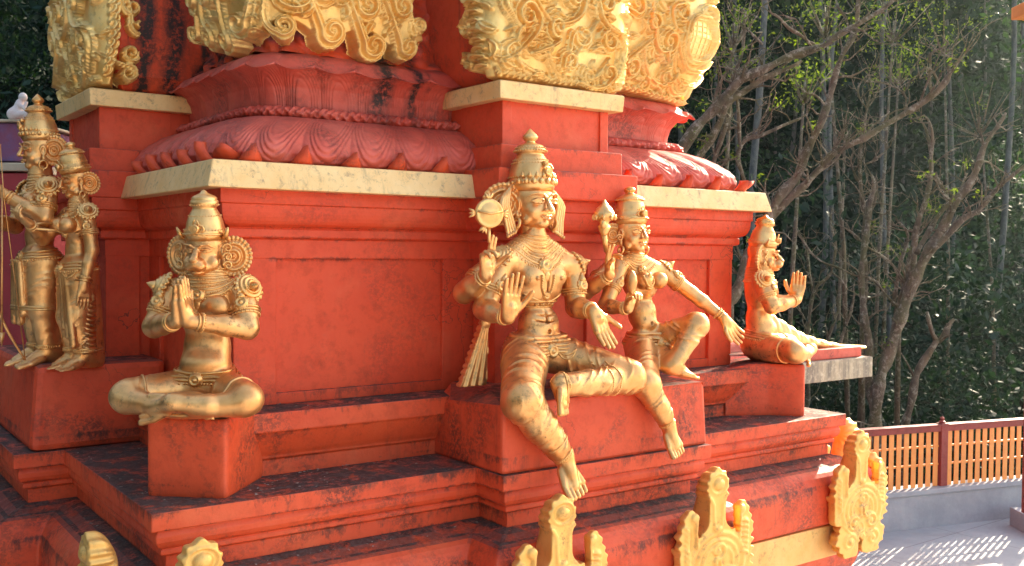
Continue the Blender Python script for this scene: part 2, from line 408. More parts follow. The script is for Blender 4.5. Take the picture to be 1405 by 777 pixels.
layers('bay_ledge', [((1.3, .50, 2.253), 3.797), ((1.3, .512, 2.265), 3.805), ((1.3, .512, 2.265), 3.964)], RED_WALL, plan, bevel=.016)
layers('bay_ledge', [((1.3, .448, 2.195), 3.96), ((1.3, .448, 2.195), 4.10)], RED_WALL, plan, bevel=.008)
layers('bay_pillar', [((1.2, .382, 2.113), 4.097), ((1.2, .382, 2.113), 4.352)], RED_WALL, plan, bevel=.004)
mb = MB()
for k in range(4):
    a = k*PI/2; c, n = round(math.cos(a)), round(math.sin(a))
    for x0, y0, x1, y1 in ((-.394, -2.125, -.33, -1.9), (.33, -2.125, .394, -1.9), (-.3941, -1.98, -.33, -1.70), (.33, -1.98, .3941, -1.70)):
        X0, Y0, X1, Y1 = x0*c-y0*n, x0*n+y0*c, x1*c-y1*n, x1*n+y1*c
        q_ = MB(); q_.box((min(X0, X1), min(Y0, Y1), 4.099), (max(X0, X1), max(Y0, Y1), 4.3505)); q_.build('pilaster_strip', RED_WALL, tower, bevel=.004)
layers('bay_cap', [((1.2, .455, 2.19), 4.35), ((1.2, .462, 2.197), 4.445), ((1.2, .45, 2.185), 4.452)], SLAB, plan, bevel=.005)
# seat blocks in front of the four bays
for k in range(4):
    a = k*PI/2; c, n = round(math.cos(a)), round(math.sin(a))
    zt = 2.745 if k != 3 else 2.85
    P0 = [(-.745, -2.64), (.745, -2.64), (.745, -1.86), (-.745, -1.86)]
    if k == 3: P0 = [(x, y if y > -2 else -2.58) for x, y in P0]
    if k == 0:
        # seat in front, its left shoulder is cut away in a slope
        V = [(-.745, -2.64, 2.372), (.745, -2.64, 2.372), (.745, -1.9, 2.372), (-.745, -1.9, 2.372),
             (-.745, -2.64, 2.725), (.715, -2.64, 2.745), (.735, -2.60, 2.73), (.735, -1.9, 2.745), (-.58, -1.9, 2.76), (-.58, -2.28, 2.76), (-.735, -2.12, 2.69), (-.74, -1.9, 2.60)]
        F = [(0, 3, 2, 1), (0, 1, 6, 5, 4), (1, 2, 7, 6), (2, 3, 11, 8, 7), (3, 0, 4, 10, 11), (4, 9, 10), (4, 5, 9), (5, 6, 7, 8, 9), (8, 11, 10, 9)]
        mesh_py('statue_seat', V, F, RED_STAINED, tower, bevel=.018)
    else:
        V = [];
        for x, y in P0: V.append((x*c-y*n, x*n+y*c, 2.372))
        for x, y in P0: V.append((x*.97*c-y*.985*n, x*.97*n+y*.985*c, zt))
        mesh_py('statue_seat', V, [(0, 3, 2, 1), (4, 5, 6, 7), (0, 1, 5, 4), (1, 2, 6, 5), (2, 3, 7, 6), (3, 0, 4, 7)], RED_STAINED, tower, bevel=.04)
# corner pedestals, turned 45 degrees, flaring where they join the step behind
def pedestal(cx, cy, rz, hh=.372, yl=.34, fl=.35):
    f = Field((-.30, -.30, -.01), (.30, .62, hh+.03), .012)
    def fn(x, y, z):
        w = .192+.0*x; t = np.clip(1-z/hh, 0, 1)
        qx = np.abs(x)-(w+np.clip((y-.05)*fl, 0, .12)); qy = np.abs(y+.20-yl)-yl; qz = np.abs(z-hh/2+.1)-(hh/2+.1)
        top = z-(hh-.005) + np.clip(y-.12, 0, 1)**2*(1.6 if fl == 0 else .9)
        d = np.maximum(np.maximum(qx, qy), np.maximum(qz, top))
        return d+0*x
    f.put(fn, (-.3, -.2, 0), (.3, .5, hh), 0)
    # soften
    v = f.v
    for _ in range(2):
        for a in range(3): v = (np.roll(v, 1, a)+2*v+np.roll(v, -1, a))/4
    f.v = v
    V, F = f.mesh()
    M = Mrot(rz=rz); V = V @ M.T+np.array([cx-TX, cy-TY, 2.37])
    return mesh_np('statue_pedestal', V, F, RED_PLAIN, tower)
pedestal(1.592, 4.66, R(-43), yl=.235, fl=0); pedestal(5.708, 4.66, R(43))

# ---------------- lotus mouldings
def swept(name, prof_s, prof_z, mt, disp, nper=150, smooth=True, spow=14):
    """square ring with rounded corners; disp(side_t, v, face) -> (outward, up)"""
    nv = len(prof_s); S = np.array(prof_s); Zp = np.array(prof_z)
    t = np.linspace(-1, 1, nper, endpoint=False); V = []
    vv = np.linspace(0, 1, nv)
    for k in range(4):
        a = k*PI/2; c, n_ = round(math.cos(a)), round(math.sin(a))
        T, Vv = np.meshgrid(t, vv, indexing='ij')
        o_, u_ = disp(T, Vv, k)
        s_ = S[None]+o_
        x = T*s_; y = -s_
        rr = (np.abs(T)**spow+1)**(1/spow); x = x/rr*1.0; y = y/rr
        V.append(np.stack([x*c-y*n_, x*n_+y*c, Zp[None]+u_+0*x], -1))
    V = np.concatenate(V); m_ = V.shape[0]; V = V.reshape(-1, 3)
    i = np.arange(m_); j = (i+1) % m_; F = []
    for q in range(nv-1): F.append(np.stack([i*nv+q, j*nv+q, j*nv+q+1, i*nv+q+1], 1))
    return mesh_np(name, V, np.concatenate(F), mt, tower, smooth)
def interp(pts, n):
    P = np.array(pts, float); d = np.r_[0, np.cumsum(np.linalg.norm(np.diff(P, axis=0), axis=1))]; q = np.linspace(0, d[-1], n)
    # smooth catmull-like by cubic hermite of components
    return np.interp(q, d, P[:, 0]), np.interp(q, d, P[:, 1])
NP_ = 14   # petals on a side, whole number so one sits on each corner
def lotus_lower(T, v, k):
    u = ((T+1)/2*NP_) % 1.0; u = np.where(u > .5, u-1, u)*2     # 0 at the middle of a petal, +-1 at its edge
    idx = np.floor((T+1)/2*NP_+.5)
    q = np.sqrt((u+.06*np.sin(idx*2.1))**2*1.0+np.clip(.74-v, 0, 1)**2*2.0)
    edge = .030*(np.clip(1-np.abs(u)**2.6, 0, 1))**.7
    gro = 0
    for c_, d_ in ((.52, .006), (.66, .008), (.80, .009), (.93, .009)): gro = gro-d_*np.exp(-((q-c_-.02*np.sin(idx*5+v*6))/.030)**2)
    nz = .004*np.sin(T*67+v*9)*np.sin(v*13+T*31)
    return edge*np.clip(1.2-v, .1, 1)+gro*1.15+nz, 0*T
ps, pz = interp([(1.86, 3.937), (1.905, 3.952), (1.925, 3.99), (1.918, 4.04), (1.885, 4.09), (1.83, 4.135), (1.76, 4.18), (1.69, 4.21), (1.62, 4.225)], 84)
swept('lotus_moulding', ps, pz, RED_LOTUS, lotus_lower, 620)
for k in (0, 1, 3):
    a = k*PI/2; c, n_ = round(math.cos(a)), round(math.sin(a))
    for i in range(NP_):
        T = -1+2*(i+.5)/NP_; x = T*1.93; y = -1.99
        if abs(x) < .60: continue
        hgt = .088+.010*math.sin(i*2.3+k); V = []; mb = MB()
        for q in range(7):
            f_ = q/6; w = .066*(1-f_)**.85+.002; zz = 3.936+hgt*f_; yy = y+.022-.040*math.sin(f_*1.9)
            for sx, dy in ((-w, .030), (-w*.5, .004), (0, -.014), (w*.5, .004), (w, .030), (0, .05)):
                X, Y = x+sx, yy+dy; V.append((X*c-Y*n_, X*n_+Y*c, zz))
        F = []
        for q in range(6):
            for j in range(6): F.append((q*6+j, q*6+(j+1) % 6, q*6+6+(j+1) % 6, q*6+6+j))
        F.append(tuple(range(5, -1, -1))); F.append(tuple(36+j for j in range(6))); mb.add(V, F); mb.build('petal_tip', RED, tower, smooth=True)
    V = []; mb = MB()
    for q in range(8):
        f_ = q/7; rr = 1.87+.075*math.sin(f_*1.5); w = .085*(1-f_**1.5)**.7+.004; zz = 3.936+.085*f_**1.2
        for da, dr in ((-w, .02), (0, -.0), (w, .02), (0, .05)):
            X = -rr+dr+da*.7; Y = -rr+dr-da*.7; V.append((X*c-Y*n_, X*n_+Y*c, zz))
    F = []
    for q in range(7):
        for j in range(4): F.append((q*4+j, q*4+(j+1) % 4, q*4+4+(j+1) % 4, q*4+4+j))
    F.append((3, 2, 1, 0)); F.append((28, 29, 30, 31)); mb.add(V, F); mb.build('petal_tip', RED, tower, smooth=True)
def rope(T, v, k):
    s_ = T*105
    return .011*np.sin(s_+v*7)*np.sin(s_*.53+2+v*5)+.007*np.sin(s_*2.3-v*11), .004*np.sin(s_*1.7)
ps, pz = [], []
for i in range(17):
    a = -PI/2+PI*i/16; ps.append(1.60+.062*math.cos(a)); pz.append(4.247+.034*math.sin(a))
swept('rope_moulding', ps, pz, RED_LOTUS, rope, 420)
def lotus_upper(T, v, k):
    u = ((T+1)/2*NP_*1.0) % 1.0; u = np.where(u > .5, u-1, u)*2
    q = np.sqrt(u**2*1.0+np.clip(v-.10, 0, 1)**2*3.2)
    o_ = .010*np.sqrt(np.clip(1-u**2, 0, 1))
    for c_ in (.45, .60, .74, .88, 1.0): o_ = o_-.0065*np.exp(-((q-c_)/.032)**2)*(v < .62)
    rim = np.exp(-((v-.60)/.07)**2); sc = np.abs(np.cos(PI*((T+1)/2*NP_)))**.8
    return o_+rim*(.030*sc-.006), -rim*.050*sc
ps, pz = interp([(1.57, 4.26), (1.575, 4.33), (1.59, 4.39), (1.625, 4.44), (1.675, 4.475), (1.705, 4.487), (1.702, 4.505), (1.665, 4.515), (1.625, 4.55), (1.575, 4.575), (1.50, 4.60)], 80)
swept('upper_lotus_moulding', ps, pz, RED_LOTUS, lotus_upper, 560)

# ---------------- relief by strokes
def scroll(cx, cy, r_, a0, dr, turns, w, tail=None, n=36):
    P = []; W_ = []
    if tail is not None:
        # curved tail from the far end to the start of the spiral
        sx, sy = cx+r_*math.cos(a0), cy+r_*math.sin(a0); tx, ty = -math.sin(a0)*dr, math.cos(a0)*dr
        ex, ey = tail; mxx, myy = sx-tx*math.hypot(ex-sx, ey-sy)*.55, sy-ty*math.hypot(ex-sx, ey-sy)*.55
        for i in range(12):
            f_ = i/12; P.append(((1-f_)**2*ex+2*f_*(1-f_)*mxx+f_*f_*sx, (1-f_)**2*ey+2*f_*(1-f_)*myy+f_*f_*sy)); W_.append(w*(.45+.55*f_))
    for i in range(n):
        f_ = i/(n-1); a = a0+dr*2*PI*turns*f_; rr = r_*(1-f_)**.85+w*.25
        P.append((cx+rr*math.cos(a), cy+rr*math.sin(a))); W_.append(w*(1-.45*f_))
    return np.array(P), np.array(W_)
def relief(U, Vv, strokes, amp=.03, groove=3, serr=0):
    Hh = np.zeros_like(U); M_ = np.full(U.shape, 9.)
    for si, (P, W_) in enumerate(strokes):
        lo = P.min(0)-W_.max()*1.3; hi = P.max(0)+W_.max()*1.3
        mk = (U > lo[0]) & (U < hi[0]) & (Vv > lo[1]) & (Vv < hi[1])
        if not mk.any(): continue
        u, v = U[mk], Vv[mk]; best = np.full(u.shape, 9.); bw = np.ones(u.shape); bs = np.zeros(u.shape); cum = 0.
        for i in range(len(P)-1):
            a = P[i]; ba = P[i+1]-a; l2 = ba@ba+1e-12; t = np.clip(((u-a[0])*ba[0]+(v-a[1])*ba[1])/l2, 0, 1)
            d = np.hypot(u-a[0]-t*ba[0], v-a[1]-t*ba[1]); w = W_[i]+(W_[i+1]-W_[i])*t; q = d/w
            s = q < best; best = np.where(s, q, best); bw = np.where(s, w, bw); bs = np.where(s, cum+t*math.sqrt(l2), bs); cum += math.sqrt(l2)
        e = best
        if serr: e = e+serr*(.5+.5*np.sin(bs*2*PI/.022))*np.clip(best, 0, 1.2)
        prof = np.sqrt(np.clip(1-e**2, 0, 1)); g_ = .66+.34*np.cos(e*PI*groove)
        h = amp*(.75+.5*((si*7919) % 13)/13)*np.clip(prof*1.5, 0, 1)*g_
        h = h*min(1, .12+W_.max()/.034)
        Hh[mk] = np.maximum(Hh[mk], h); M_[mk] = np.minimum(M_[mk], (e-1)*bw)
    return Hh, M_
def rnd_scrolls(seed, x0, x1, y0, y1, n, rmin=.035, rmax=.085):
    g = random.Random(seed); S = []; C = []
    tries = 0
    while len(C) < n and tries < n*60:
        tries += 1; r_ = g.uniform(rmin, rmax)*(1 if tries < n*20 else .6); cx, cy = g.uniform(x0+r_*.5, x1-r_*.5), g.uniform(y0+r_*.5, y1)
        if any(math.hypot(cx-a, cy-b) < (r_+c)*.93 for a, b, c in C): continue
        C.append((cx, cy, r_)); a0 = g.uniform(0, 2*PI); dr = g.choice((-1, 1))
        sx, sy = cx+r_*math.cos(a0), cy+r_*math.sin(a0)
        tl = (sx+math.sin(a0)*dr*r_*2.2+g.uniform(-.02, .02), sy-math.cos(a0)*dr*r_*2.2+.05) if g.random() < .85 else None
        S.append(scroll(cx, cy, r_*.8, a0, dr, g.uniform(1.1, 1.7), r_*.33, tl))
    return S
def leaf(x, y, a, L_, w):
    P = []; W_ = []
    for i in range(8):
        f_ = i/7; P.append((x+L_*f_*math.cos(a+f_*.9), y+L_*f_*math.sin(a+f_*.9))); W_.append(w*math.sin(PI*(.12+.85*f_))+.002)
    return np.array(P), np.array(W_)
def rnd_leaves(seed, x0, x1, y0, y1, n, L_=.07, w=.017):
    g = random.Random(seed); return [leaf(g.uniform(x0, x1), g.uniform(y0, y1), g.uniform(0, 2*PI), L_*g.uniform(.6, 1.3), w*g.uniform(.8, 1.3)) for _ in range(n)]
def border(x0, y0, x1, y1, n, a, L_, w):
    return [leaf(x0+(x1-x0)*i/(n-1), y0+(y1-y0)*i/(n-1), a, L_, w) for i in range(n)]
def panel(name, path, u0, u1, z0, z1, strokes, mt, bulge, res=.0065, amp=.034, fill=None, back=.10, serr=.12, parent=tower):
    """path(u) -> (x, y, nx, ny) on plan; relief pushes outward, outline falls back into the wall"""
    nu, nz = int((u1-u0)/res)+1, int((z1-z0)/res)+1
    U, Zz = np.meshgrid(np.linspace(u0, u1, nu), np.linspace(z0, z1, nz), indexing='ij')
    Hh, M_ = relief(U, Zz, strokes, amp, 2, serr)
    if fill is not None: M_ = np.minimum(M_, fill(U, Zz))
    ins = M_ < 0; dpt = np.where(ins, Hh+.018*np.clip(-M_/.006, 0, 1), -np.clip(M_/.006, 0, 1)*back)
    keep = M_ < .012
    x, y, nx, ny = path(U); b_ = bulge(U, Zz)
    V = np.stack([x+nx*(dpt+b_), y+ny*(dpt+b_), Zz+0*x], -1).reshape(-1, 3)
    I = np.arange(nu*nz).reshape(nu, nz); F = np.stack([I[:-1, :-1], I[1:, :-1], I[1:, 1:], I[:-1, 1:]], -1).reshape(-1, 4)
    kf = keep.reshape(-1)[F].any(1); F = F[kf]
    us = np.unique(F); mp_ = np.full(len(V), -1); mp_[us] = np.arange(len(us))
    return mesh_np(name, V[us], mp_[F], mt, parent)
def corner_path(s, rc=.12):
    def f(U):
        # u<0 runs back along the left face, u>0 along the front face; the left front corner is at u=0
        t = np.clip(U/rc, -1, 1)*PI/4; a = -PI*3/4+t          # outward direction
        nx, ny = np.cos(a), np.sin(a)
        x = np.where(U > rc, -s+U, np.where(U < -rc, -s, -s+rc+ (nx*rc)*1.0-0*U)); y = np.where(U > rc, -s, np.where(U < -rc, -s-U, -s+rc+ny*rc))
        nx = np.where(U > rc, 0, np.where(U < -rc, -1, nx)); ny = np.where(U > rc, -1, np.where(U < -rc, 0, ny))
        return x, y, nx, ny
    return f
def rot_path(p, k):
    a = k*PI/2; c, n = round(math.cos(a)), round(math.sin(a))
    def f(U):
        x, y, nx, ny = p(U); return x*c-y*n, x*n+y*c, nx*c-ny*n, nx*n+ny*c
    return f
# gold fringe on the front left corner: a row of hanging curls (front) and leafy locks (side)
ST = []
for i, (cx, cz, r_) in enumerate([(.36, 4.70, .085), (.62, 4.655, .080), (.83, 4.67, .066)]):
    ST.append(scroll(cx, cz, r_*.66, R(-150), 1, 1.15, r_*.50, (cx-.26, cz+.34)))
    ST.append(scroll(cx-.07, cz+.21, r_*.75, R(-150), 1, 1.2, r_*.46, (cx-.30, cz+.52)))
    ST.append(scroll(cx+.06, cz+.40, r_*.75, R(30), -1, 1.2, r_*.46, (cx-.14, cz+.66)))
    for j in range(6): f_ = j/5; ST.append(leaf(cx-.26+.20*f_+.02, cz+.30-.26*f_, R(200), .055, .015))
ST += [scroll(.90, 4.79, .04, R(200), -1, 1.1, .024, (.80, 4.93)), scroll(.15, 4.86, .07, R(-150), 1, 1.3, .036, (.02, 5.15)), scroll(.10, 4.70, .045, R(-100), 1, 1.2, .026, (.06, 4.92))]
ST += border(-.02, 4.68, .0, 5.15, 9, R(150), .07, .018)
for i, (cx, cz, r_) in enumerate([(-.14, 4.72, .075), (-.32, 4.66, .08), (-.52, 4.70, .075), (-.68, 4.76, .06), (-.22, 4.93, .075), (-.42, 4.90, .07), (-.60, 4.93, .07), (-.3, 5.13, .08), (-.55, 5.15, .08)]):
    ST.append(scroll(cx, cz, r_*.68, R(-30+40*(i % 3)), -1, 1.15, r_*.48, (cx+.12, cz+.30)))
ST += rnd_scrolls(12, .05, .95, 5.1, 5.3, 8, .06, .09)+rnd_leaves(5, -.8, .9, 4.76, 5.25, 60, .09, .022)
fl = lambda U, Z: np.maximum(np.maximum(-U-.76+.05*np.sin(Z*21), U-.90+.05*np.sin(Z*17)), 4.70+.035*np.sin(U*14)-Z)
bl = lambda U, Z: .02+.10*np.clip((Z-4.62)/.35, 0, 1)**.7
panel('gold_scrollwork', corner_path(1.58, .22), -.86, .98, 4.54, 5.30, ST, GOLD_RELIEF, bl, fill=fl, amp=.068, res=.0048, back=.06)
# front right corner, longer and bulging out to the right, with a latticed oval near its edge
ST = []
for cx, cz, r_, a_, d_, tl in [(-.17, 4.66, .055, R(-60), 1, (-.34, 4.80)), (-.36, 4.70, .065, R(-90), 1, (-.62, 4.86)), (-.52, 4.64, .05, R(60), -1, (-.30, 4.60)), (-.68, 4.72, .07, R(120), -1, (-.5, 4.98)),
    (-.42, 4.92, .08, R(-60), 1, (-.62, 5.2)), (-.60, 5.02, .065, R(60), -1, (-.45, 4.8)), (-.84, 4.72, .07, R(-90), 1, (-.98, 4.95)), (-.86, 4.93, .075, R(90), -1, (-.7, 4.75)), (-.74, 5.12, .08, R(-90), 1, (-.95, 5.25)), (-.33, 5.12, .07, R(90), -1, (-.2, 4.75)), (-1.0, 4.80, .06, R(0), 1, (-.9, 5.0))]:
    ST.append(scroll(cx, cz, r_*.72, a_, d_, 1.2, r_*.48, tl))
ov = [(-.13+.115*math.cos(t), 4.98+.15*math.sin(t)) for t in np.linspace(0, 2*PI, 34)]
ST.append((np.array(ov), np.full(34, .020)))
ov2 = [(-.13+.155*math.cos(t), 4.97+.20*math.sin(t)) for t in np.linspace(R(150), R(330), 26)]; ST.append((np.array(ov2), np.full(26, .020)))
ov2 = [(-.13+.20*math.cos(t), 4.93+.26*math.sin(t)) for t in np.linspace(R(170), R(320), 26)]; ST.append((np.array(ov2), np.full(26, .022)))
LT = []
for j in range(-3, 4):
    x = -.13+j*.028; hh_ = .135*math.sqrt(max(0, 1-(j*.028/.105)**2)); LT.append((np.array([(x, 4.98-hh_), (x+.006, 4.98+hh_)]), np.array([.0045, .0045])))
    z = 4.98+j*.037; ww = .10*math.sqrt(max(0, 1-(j*.037/.14)**2)); LT.append((np.array([(-.13-ww, z), (-.13+ww, z+.02)]), np.array([.0045, .0045])))
ST += border(-.80, 4.64, -.10, 4.585, 16, R(-70), .055, .016)
ST += rnd_scrolls(22, .06, .8, 4.62, 5.3, 16, .05, .09)+rnd_scrolls(55, -.25, .5, 5.08, 5.3, 8, .05, .08)+rnd_leaves(8, -1., -.25, 4.65, 5.25, 50, .09, .022)
fl = lambda U, Z: np.maximum(np.maximum(-U-1.0, U-.78), 4.60+.010*np.sin(U*40)-Z)
bl = lambda U, Z: .06+.20*np.clip((Z-4.58)/.42, 0, 1)**.8
p_r = rot_path(corner_path(1.58, .16), 1)
panel('gold_scrollwork', p_r, -1.05, .86, 4.54, 5.30, ST, GOLD_RELIEF, bl, fill=fl, amp=.068, res=.0048)
mb = MB()
for P_, _w in LT:
    pts = []
    for f_ in np.linspace(0, 1, 8):
        u_ = np.array([P_[0][0]+(P_[1][0]-P_[0][0])*f_]); z_ = P_[0][1]+(P_[1][1]-P_[0][1])*f_; x, y, nx, ny = p_r(u_); o_ = bl(u_, z_)+.018; pts.append((float((x+nx*o_)[0]), float((y+ny*o_)[0]), z_))
    mb.tube(pts, .0055, 5)
mb.build('lattice', GOLD_RELIEF, tower)
# bay scroll panels, front and sides, for the four bays (front and left are seen)
def bay_path(U):
    # u in [-1.2,1.2]; |u|<.45 front face at y=-2.10, beyond wraps round the sides
    w, rc = .47, .07; Y0 = -2.12; aU = np.abs(U); sg = np.sign(U)
    t = np.clip((aU-(w-rc))/(2*rc), 0, 1)*PI/2
    cx = w-rc; x = np.where(aU < w-rc, aU, np.where(aU < w+rc, cx+rc*np.sin(t), w)); y = np.where(aU < w-rc, Y0, np.where(aU < w+rc, Y0+rc-rc*np.cos(t), Y0+(aU-w)))
    nx = np.where(aU < w-rc, 0, np.where(aU < w+rc, np.sin(t), 1)); ny = np.where(aU < w-rc, -1, np.where(aU < w+rc, -np.cos(t), 0))
    return sg*x, y, sg*nx, ny
for k, sd in ((0, 31), (1, 33), (3, 37)):
    ST = []
    for cx, cz, r_, a_, d_, tl in [(-.36, 4.62, .070, R(250), -1, (-.10, 4.49)), (-.17, 4.64, .055, R(20), 1, (-.02, 4.50)), (.04, 4.60, .062, R(160), -1, (.22, 4.86)), (.19, 4.54, .045, R(180), -1, (.34, 4.66)), (.33, 4.57, .060, R(-30), 1, (.12, 4.50)),
        (-.30, 4.82, .085, R(60), 1, (-.42, 4.56)), (-.09, 4.78, .07, R(-100), -1, (-.24, 4.62)), (.12, 4.76, .075, R(200), 1, (.02, 4.55)), (.33, 4.76, .08, R(90), 1, (.40, 4.55)), (-.40, 5.0, .07, R(-60), 1, (-.36, 4.75)), (-.18, 4.98, .08, R(120), -1, (-.05, 4.75)), (.05, 4.97, .08, R(0), 1, (-.10, 4.80)), (.27, 4.97, .08, R(180), -1, (.42, 4.80)), (0, 5.18, .09, R(90), 1, (-.3, 5.1)), (.3, 5.18, .09, R(90), 1, (.1, 5.1)), (-.3, 5.2, .09, R(30), 1, (-.45, 5.1))]:
        ST.append(scroll(cx, cz, r_*.72, a_, d_, 1.2, r_*.46, tl))
    ST += border(-.44, 4.485, .44, 4.485, 22, R(60), .045, .014)+rnd_leaves(sd, -.5, .5, 4.5, 5.2, 60, .09, .022)
    ST += rnd_scrolls(sd+50, -.84, -.54, 4.5, 5.3, 12, .045, .08)+rnd_scrolls(sd+51, .54, .84, 4.5, 5.3, 12, .045, .08)
    # scalloped left and right rims
    for sgn in (-1, 1):
        for i in range(15):
            z = 4.53+i*.05; uu = sgn*(.50+.045*math.sin(min(1, (z-4.45)/.35)*PI/2)); ST.append(leaf(uu-sgn*.035, z, R(30) if sgn > 0 else R(150), .07, .022))
    fl = lambda U, Z: np.maximum(np.abs(U)-(.50+.05*np.sin(np.clip((Z-4.45)/.3, 0, 1)*PI/2)), 4.47-Z)
    bl = lambda U, Z: .0+.05*np.sin(np.clip((Z-4.45)/.5, 0, 1)*PI/2)+.0*U
    panel('gold_scrollwork', rot_path(bay_path, k), -.66, .66, 4.452, 5.30, ST, GOLD_RELIEF, bl, res=.005, fill=fl, back=.14, amp=.068)
# red body behind the scrollwork: flared bay core and carved recess
bc = []
for z, w, p_ in ((4.45, .40, 2.02), (4.55, .46, 2.06), (4.75, .50, 2.08), (5.3, .50, 2.08), (6.6, .5, 2.05)): bc.append(((1.2, w-.02, p_-.03), z))
layers('bay_core', bc, RED_STAINED, plan, bevel=.03)
def shaft(T, v, k):
    zz = v*2.0; rr = .030*np.abs(np.sin(T*26+2.2*np.sin(zz*9)))*np.abs(np.cos(zz*15+1.4*np.sin(T*30)))+.02*np.sin(T*40+zz*22)*np.sin(zz*31-T*9)
    return rr, 0*T
ps, pz = interp([(1.56, 4.58), (1.50, 4.66), (1.45, 4.80), (1.43, 5.0), (1.43, 6.6)], 190)
swept('carved_shaft', ps, pz, RED_STAINED, shaft, 260, spow=20)
layers('shaft_core', [((1.42,), 4.5), ((1.40,), 6.6)], RED_STAINED, square, bevel=0)

# ---------------- gold horseshoe ornaments on the rounded moulding
def ornament_mesh():
    h = .006; f = Field((-.30, -.14, -.03), (.30, .34, .92), h)
    X, Y, Z = f.ax[0][:, None], None, f.ax[2][None, :]
    U, Z2 = np.meshgrid(f.ax[0].astype(float), f.ax[2].astype(float), indexing='ij')
    def circ(cx, cz, r_): return np.hypot(U-cx, Z2-cz)-r_
    def cap(ax_, az, bx, bz, ra, rb_):
        t = np.clip(((U-ax_)*(bx-ax_)+(Z2-az)*(bz-az))/((bx-ax_)**2+(bz-az)**2), 0, 1); return np.hypot(U-ax_-t*(bx-ax_), Z2-az-t*(bz-az))-(ra+(rb_-ra)*t)
    d = smin(circ(0, .29, .20), cap(0, .45, 0, .62, .055, .05), .05)
    d = smin(d, np.hypot(U/.9, (Z2-.72)/1.35)-.075, .03)
    for s in (-1, 1):
        d = smin(d, cap(s*.175, .25, s*.185, .47, .055, .045), .02)
        d = smin(d, cap(s*.185, .47, s*.165, .575, .046, .034), .01)
        d = smin(d, cap(s*.12, .10, s*.09, .03, .09, .075), .03)
    ang = np.arctan2(Z2-.29, U); d = d+.0075*np.sin(ang*30)*(np.hypot(U, Z2-.29) > .15)*(Z2 < .47)+.006*np.sin(Z2*130)*(np.abs(U) > .15)+.006*np.sin(np.arctan2(Z2-.72, U)*11)*(Z2 > .66)
    S = []
    ringp = lambda cx, cz, r_, w, a0=0, a1=2*PI, n=28: (np.array([(cx+r_*math.cos(a0+(a1-a0)*i/n), cz+r_*math.sin(a0+(a1-a0)*i/n)) for i in range(n+1)]), np.full(n+1, w))
    S += [ringp(0, .29, .165, .017, R(-35), R(215)), ringp(0, .29, .128, .015, R(-20), R(200)), ringp(0, .29, .095, .012, R(-10), R(190))]
    S += [ringp(0, .735, .055, .009), scroll(0, .36, .045, R(-90), 1, 1.3, .018, (.0, .24)), scroll(-.075, .20, .045, R(60), 1, 1.4, .018, (-.01, .30)), scroll(.075, .20, .045, R(120), -1, 1.4, .018, (.01, .30))]
    S += [scroll(-.10, .08, .05, R(40), 1, 1.5, .018, (-.16, .2)), scroll(.10, .08, .05, R(140), -1, 1.5, .018, (.16, .2)), scroll(0, .10, .04, R(90), 1, 1.3, .015, (0, .2))]
    for s in (-1, 1):
        S += [leaf(s*.19, .30+.03*i, R(100) if s > 0 else R(60), .05, .016) for i in range(7)]
        S += [(np.array([(s*.02, .46), (s*.028, .55), (s*.03, .62), (s*.05, .66)]), np.array([.012, .01, .01, .012]))]
        S += [(np.array([(s*.135, .40), (s*.14, .5), (s*.14, .57)]), np.array([.012, .014, .02]))]
    S += [leaf(0+.075*math.cos(a), .735+.1*math.sin(a), a, .03, .014) for a in np.linspace(R(-40), R(220), 10)]
    Hh, _ = relief(U, Z2, S, .034, 1)
    boss = lambda cx, cz, r_, hh: hh*np.sqrt(np.clip(1-((U-cx)**2+(Z2-cz)**2)/r_**2, 0, 1))
    for b in ((0, .735, .035, .035), (0, .475, .028, .028), (-.145, .57, .03, .03), (.145, .57, .03, .03), (-.075, .20, .018, .03), (.075, .20, .018, .03), (0, .36, .018, .03), (.10, .08, .02, .03), (-.10, .08, .02, .03)):
        Hh = np.maximum(Hh, boss(*b))
    Hh = Hh*1.0
    dep = np.full(U.shape, .12); dep = np.where(Z2 > .5, .26+0*U, dep)
    dep = .10+np.clip((.82-Z2)/.38, 0, 1)*np.clip((Z2-.36)/.08, 0, 1)*.16+0*U; dep = np.where((np.abs(U) > .115) & (Z2 > .4), .085, dep)
    y = f.ax[1][None, :, None]
    front = -(y+.0)-(Hh[:, None, :]-.012)-.04
    taper = np.clip(y, 0, 1)*np.where(Z2 > .6, .22, .10)[:, None, :]
    aa = d[:, None, :]*.9+.0*y; bb = y-dep[:, None, :]; kk = .09; v = -smin(-aa, -bb, kk); v = np.maximum(v, front)
    for _ in range(1):
        for a in (0, 2): v = (np.roll(v, 1, a)+6*v+np.roll(v, -1, a))/8
    f.v = v.astype(np.float32)
    return f.mesh()
OV, OF = ornament_mesh(); OV = OV*np.array([1.28, .74, 1.0])
orn = None
for k in range(4):
    for u, p_ in ((-2.27, 2.625), (2.27, 2.625), (-.56, 2.88), (.56, 2.88)):
        if k == 2: continue
        if orn is None: orn = mesh_np('gold_ornament', OV, OF, GOLD_ORN, tower); o = orn
        else: o = orn.copy(); COL.objects.link(o); o.parent = tower
        a = k*PI/2; c, n = math.cos(a), math.sin(a); y = -p_
        o.location = (u*c-y*n, u*n+y*c, 1.475); o.rotation_euler = (0, 0, a)

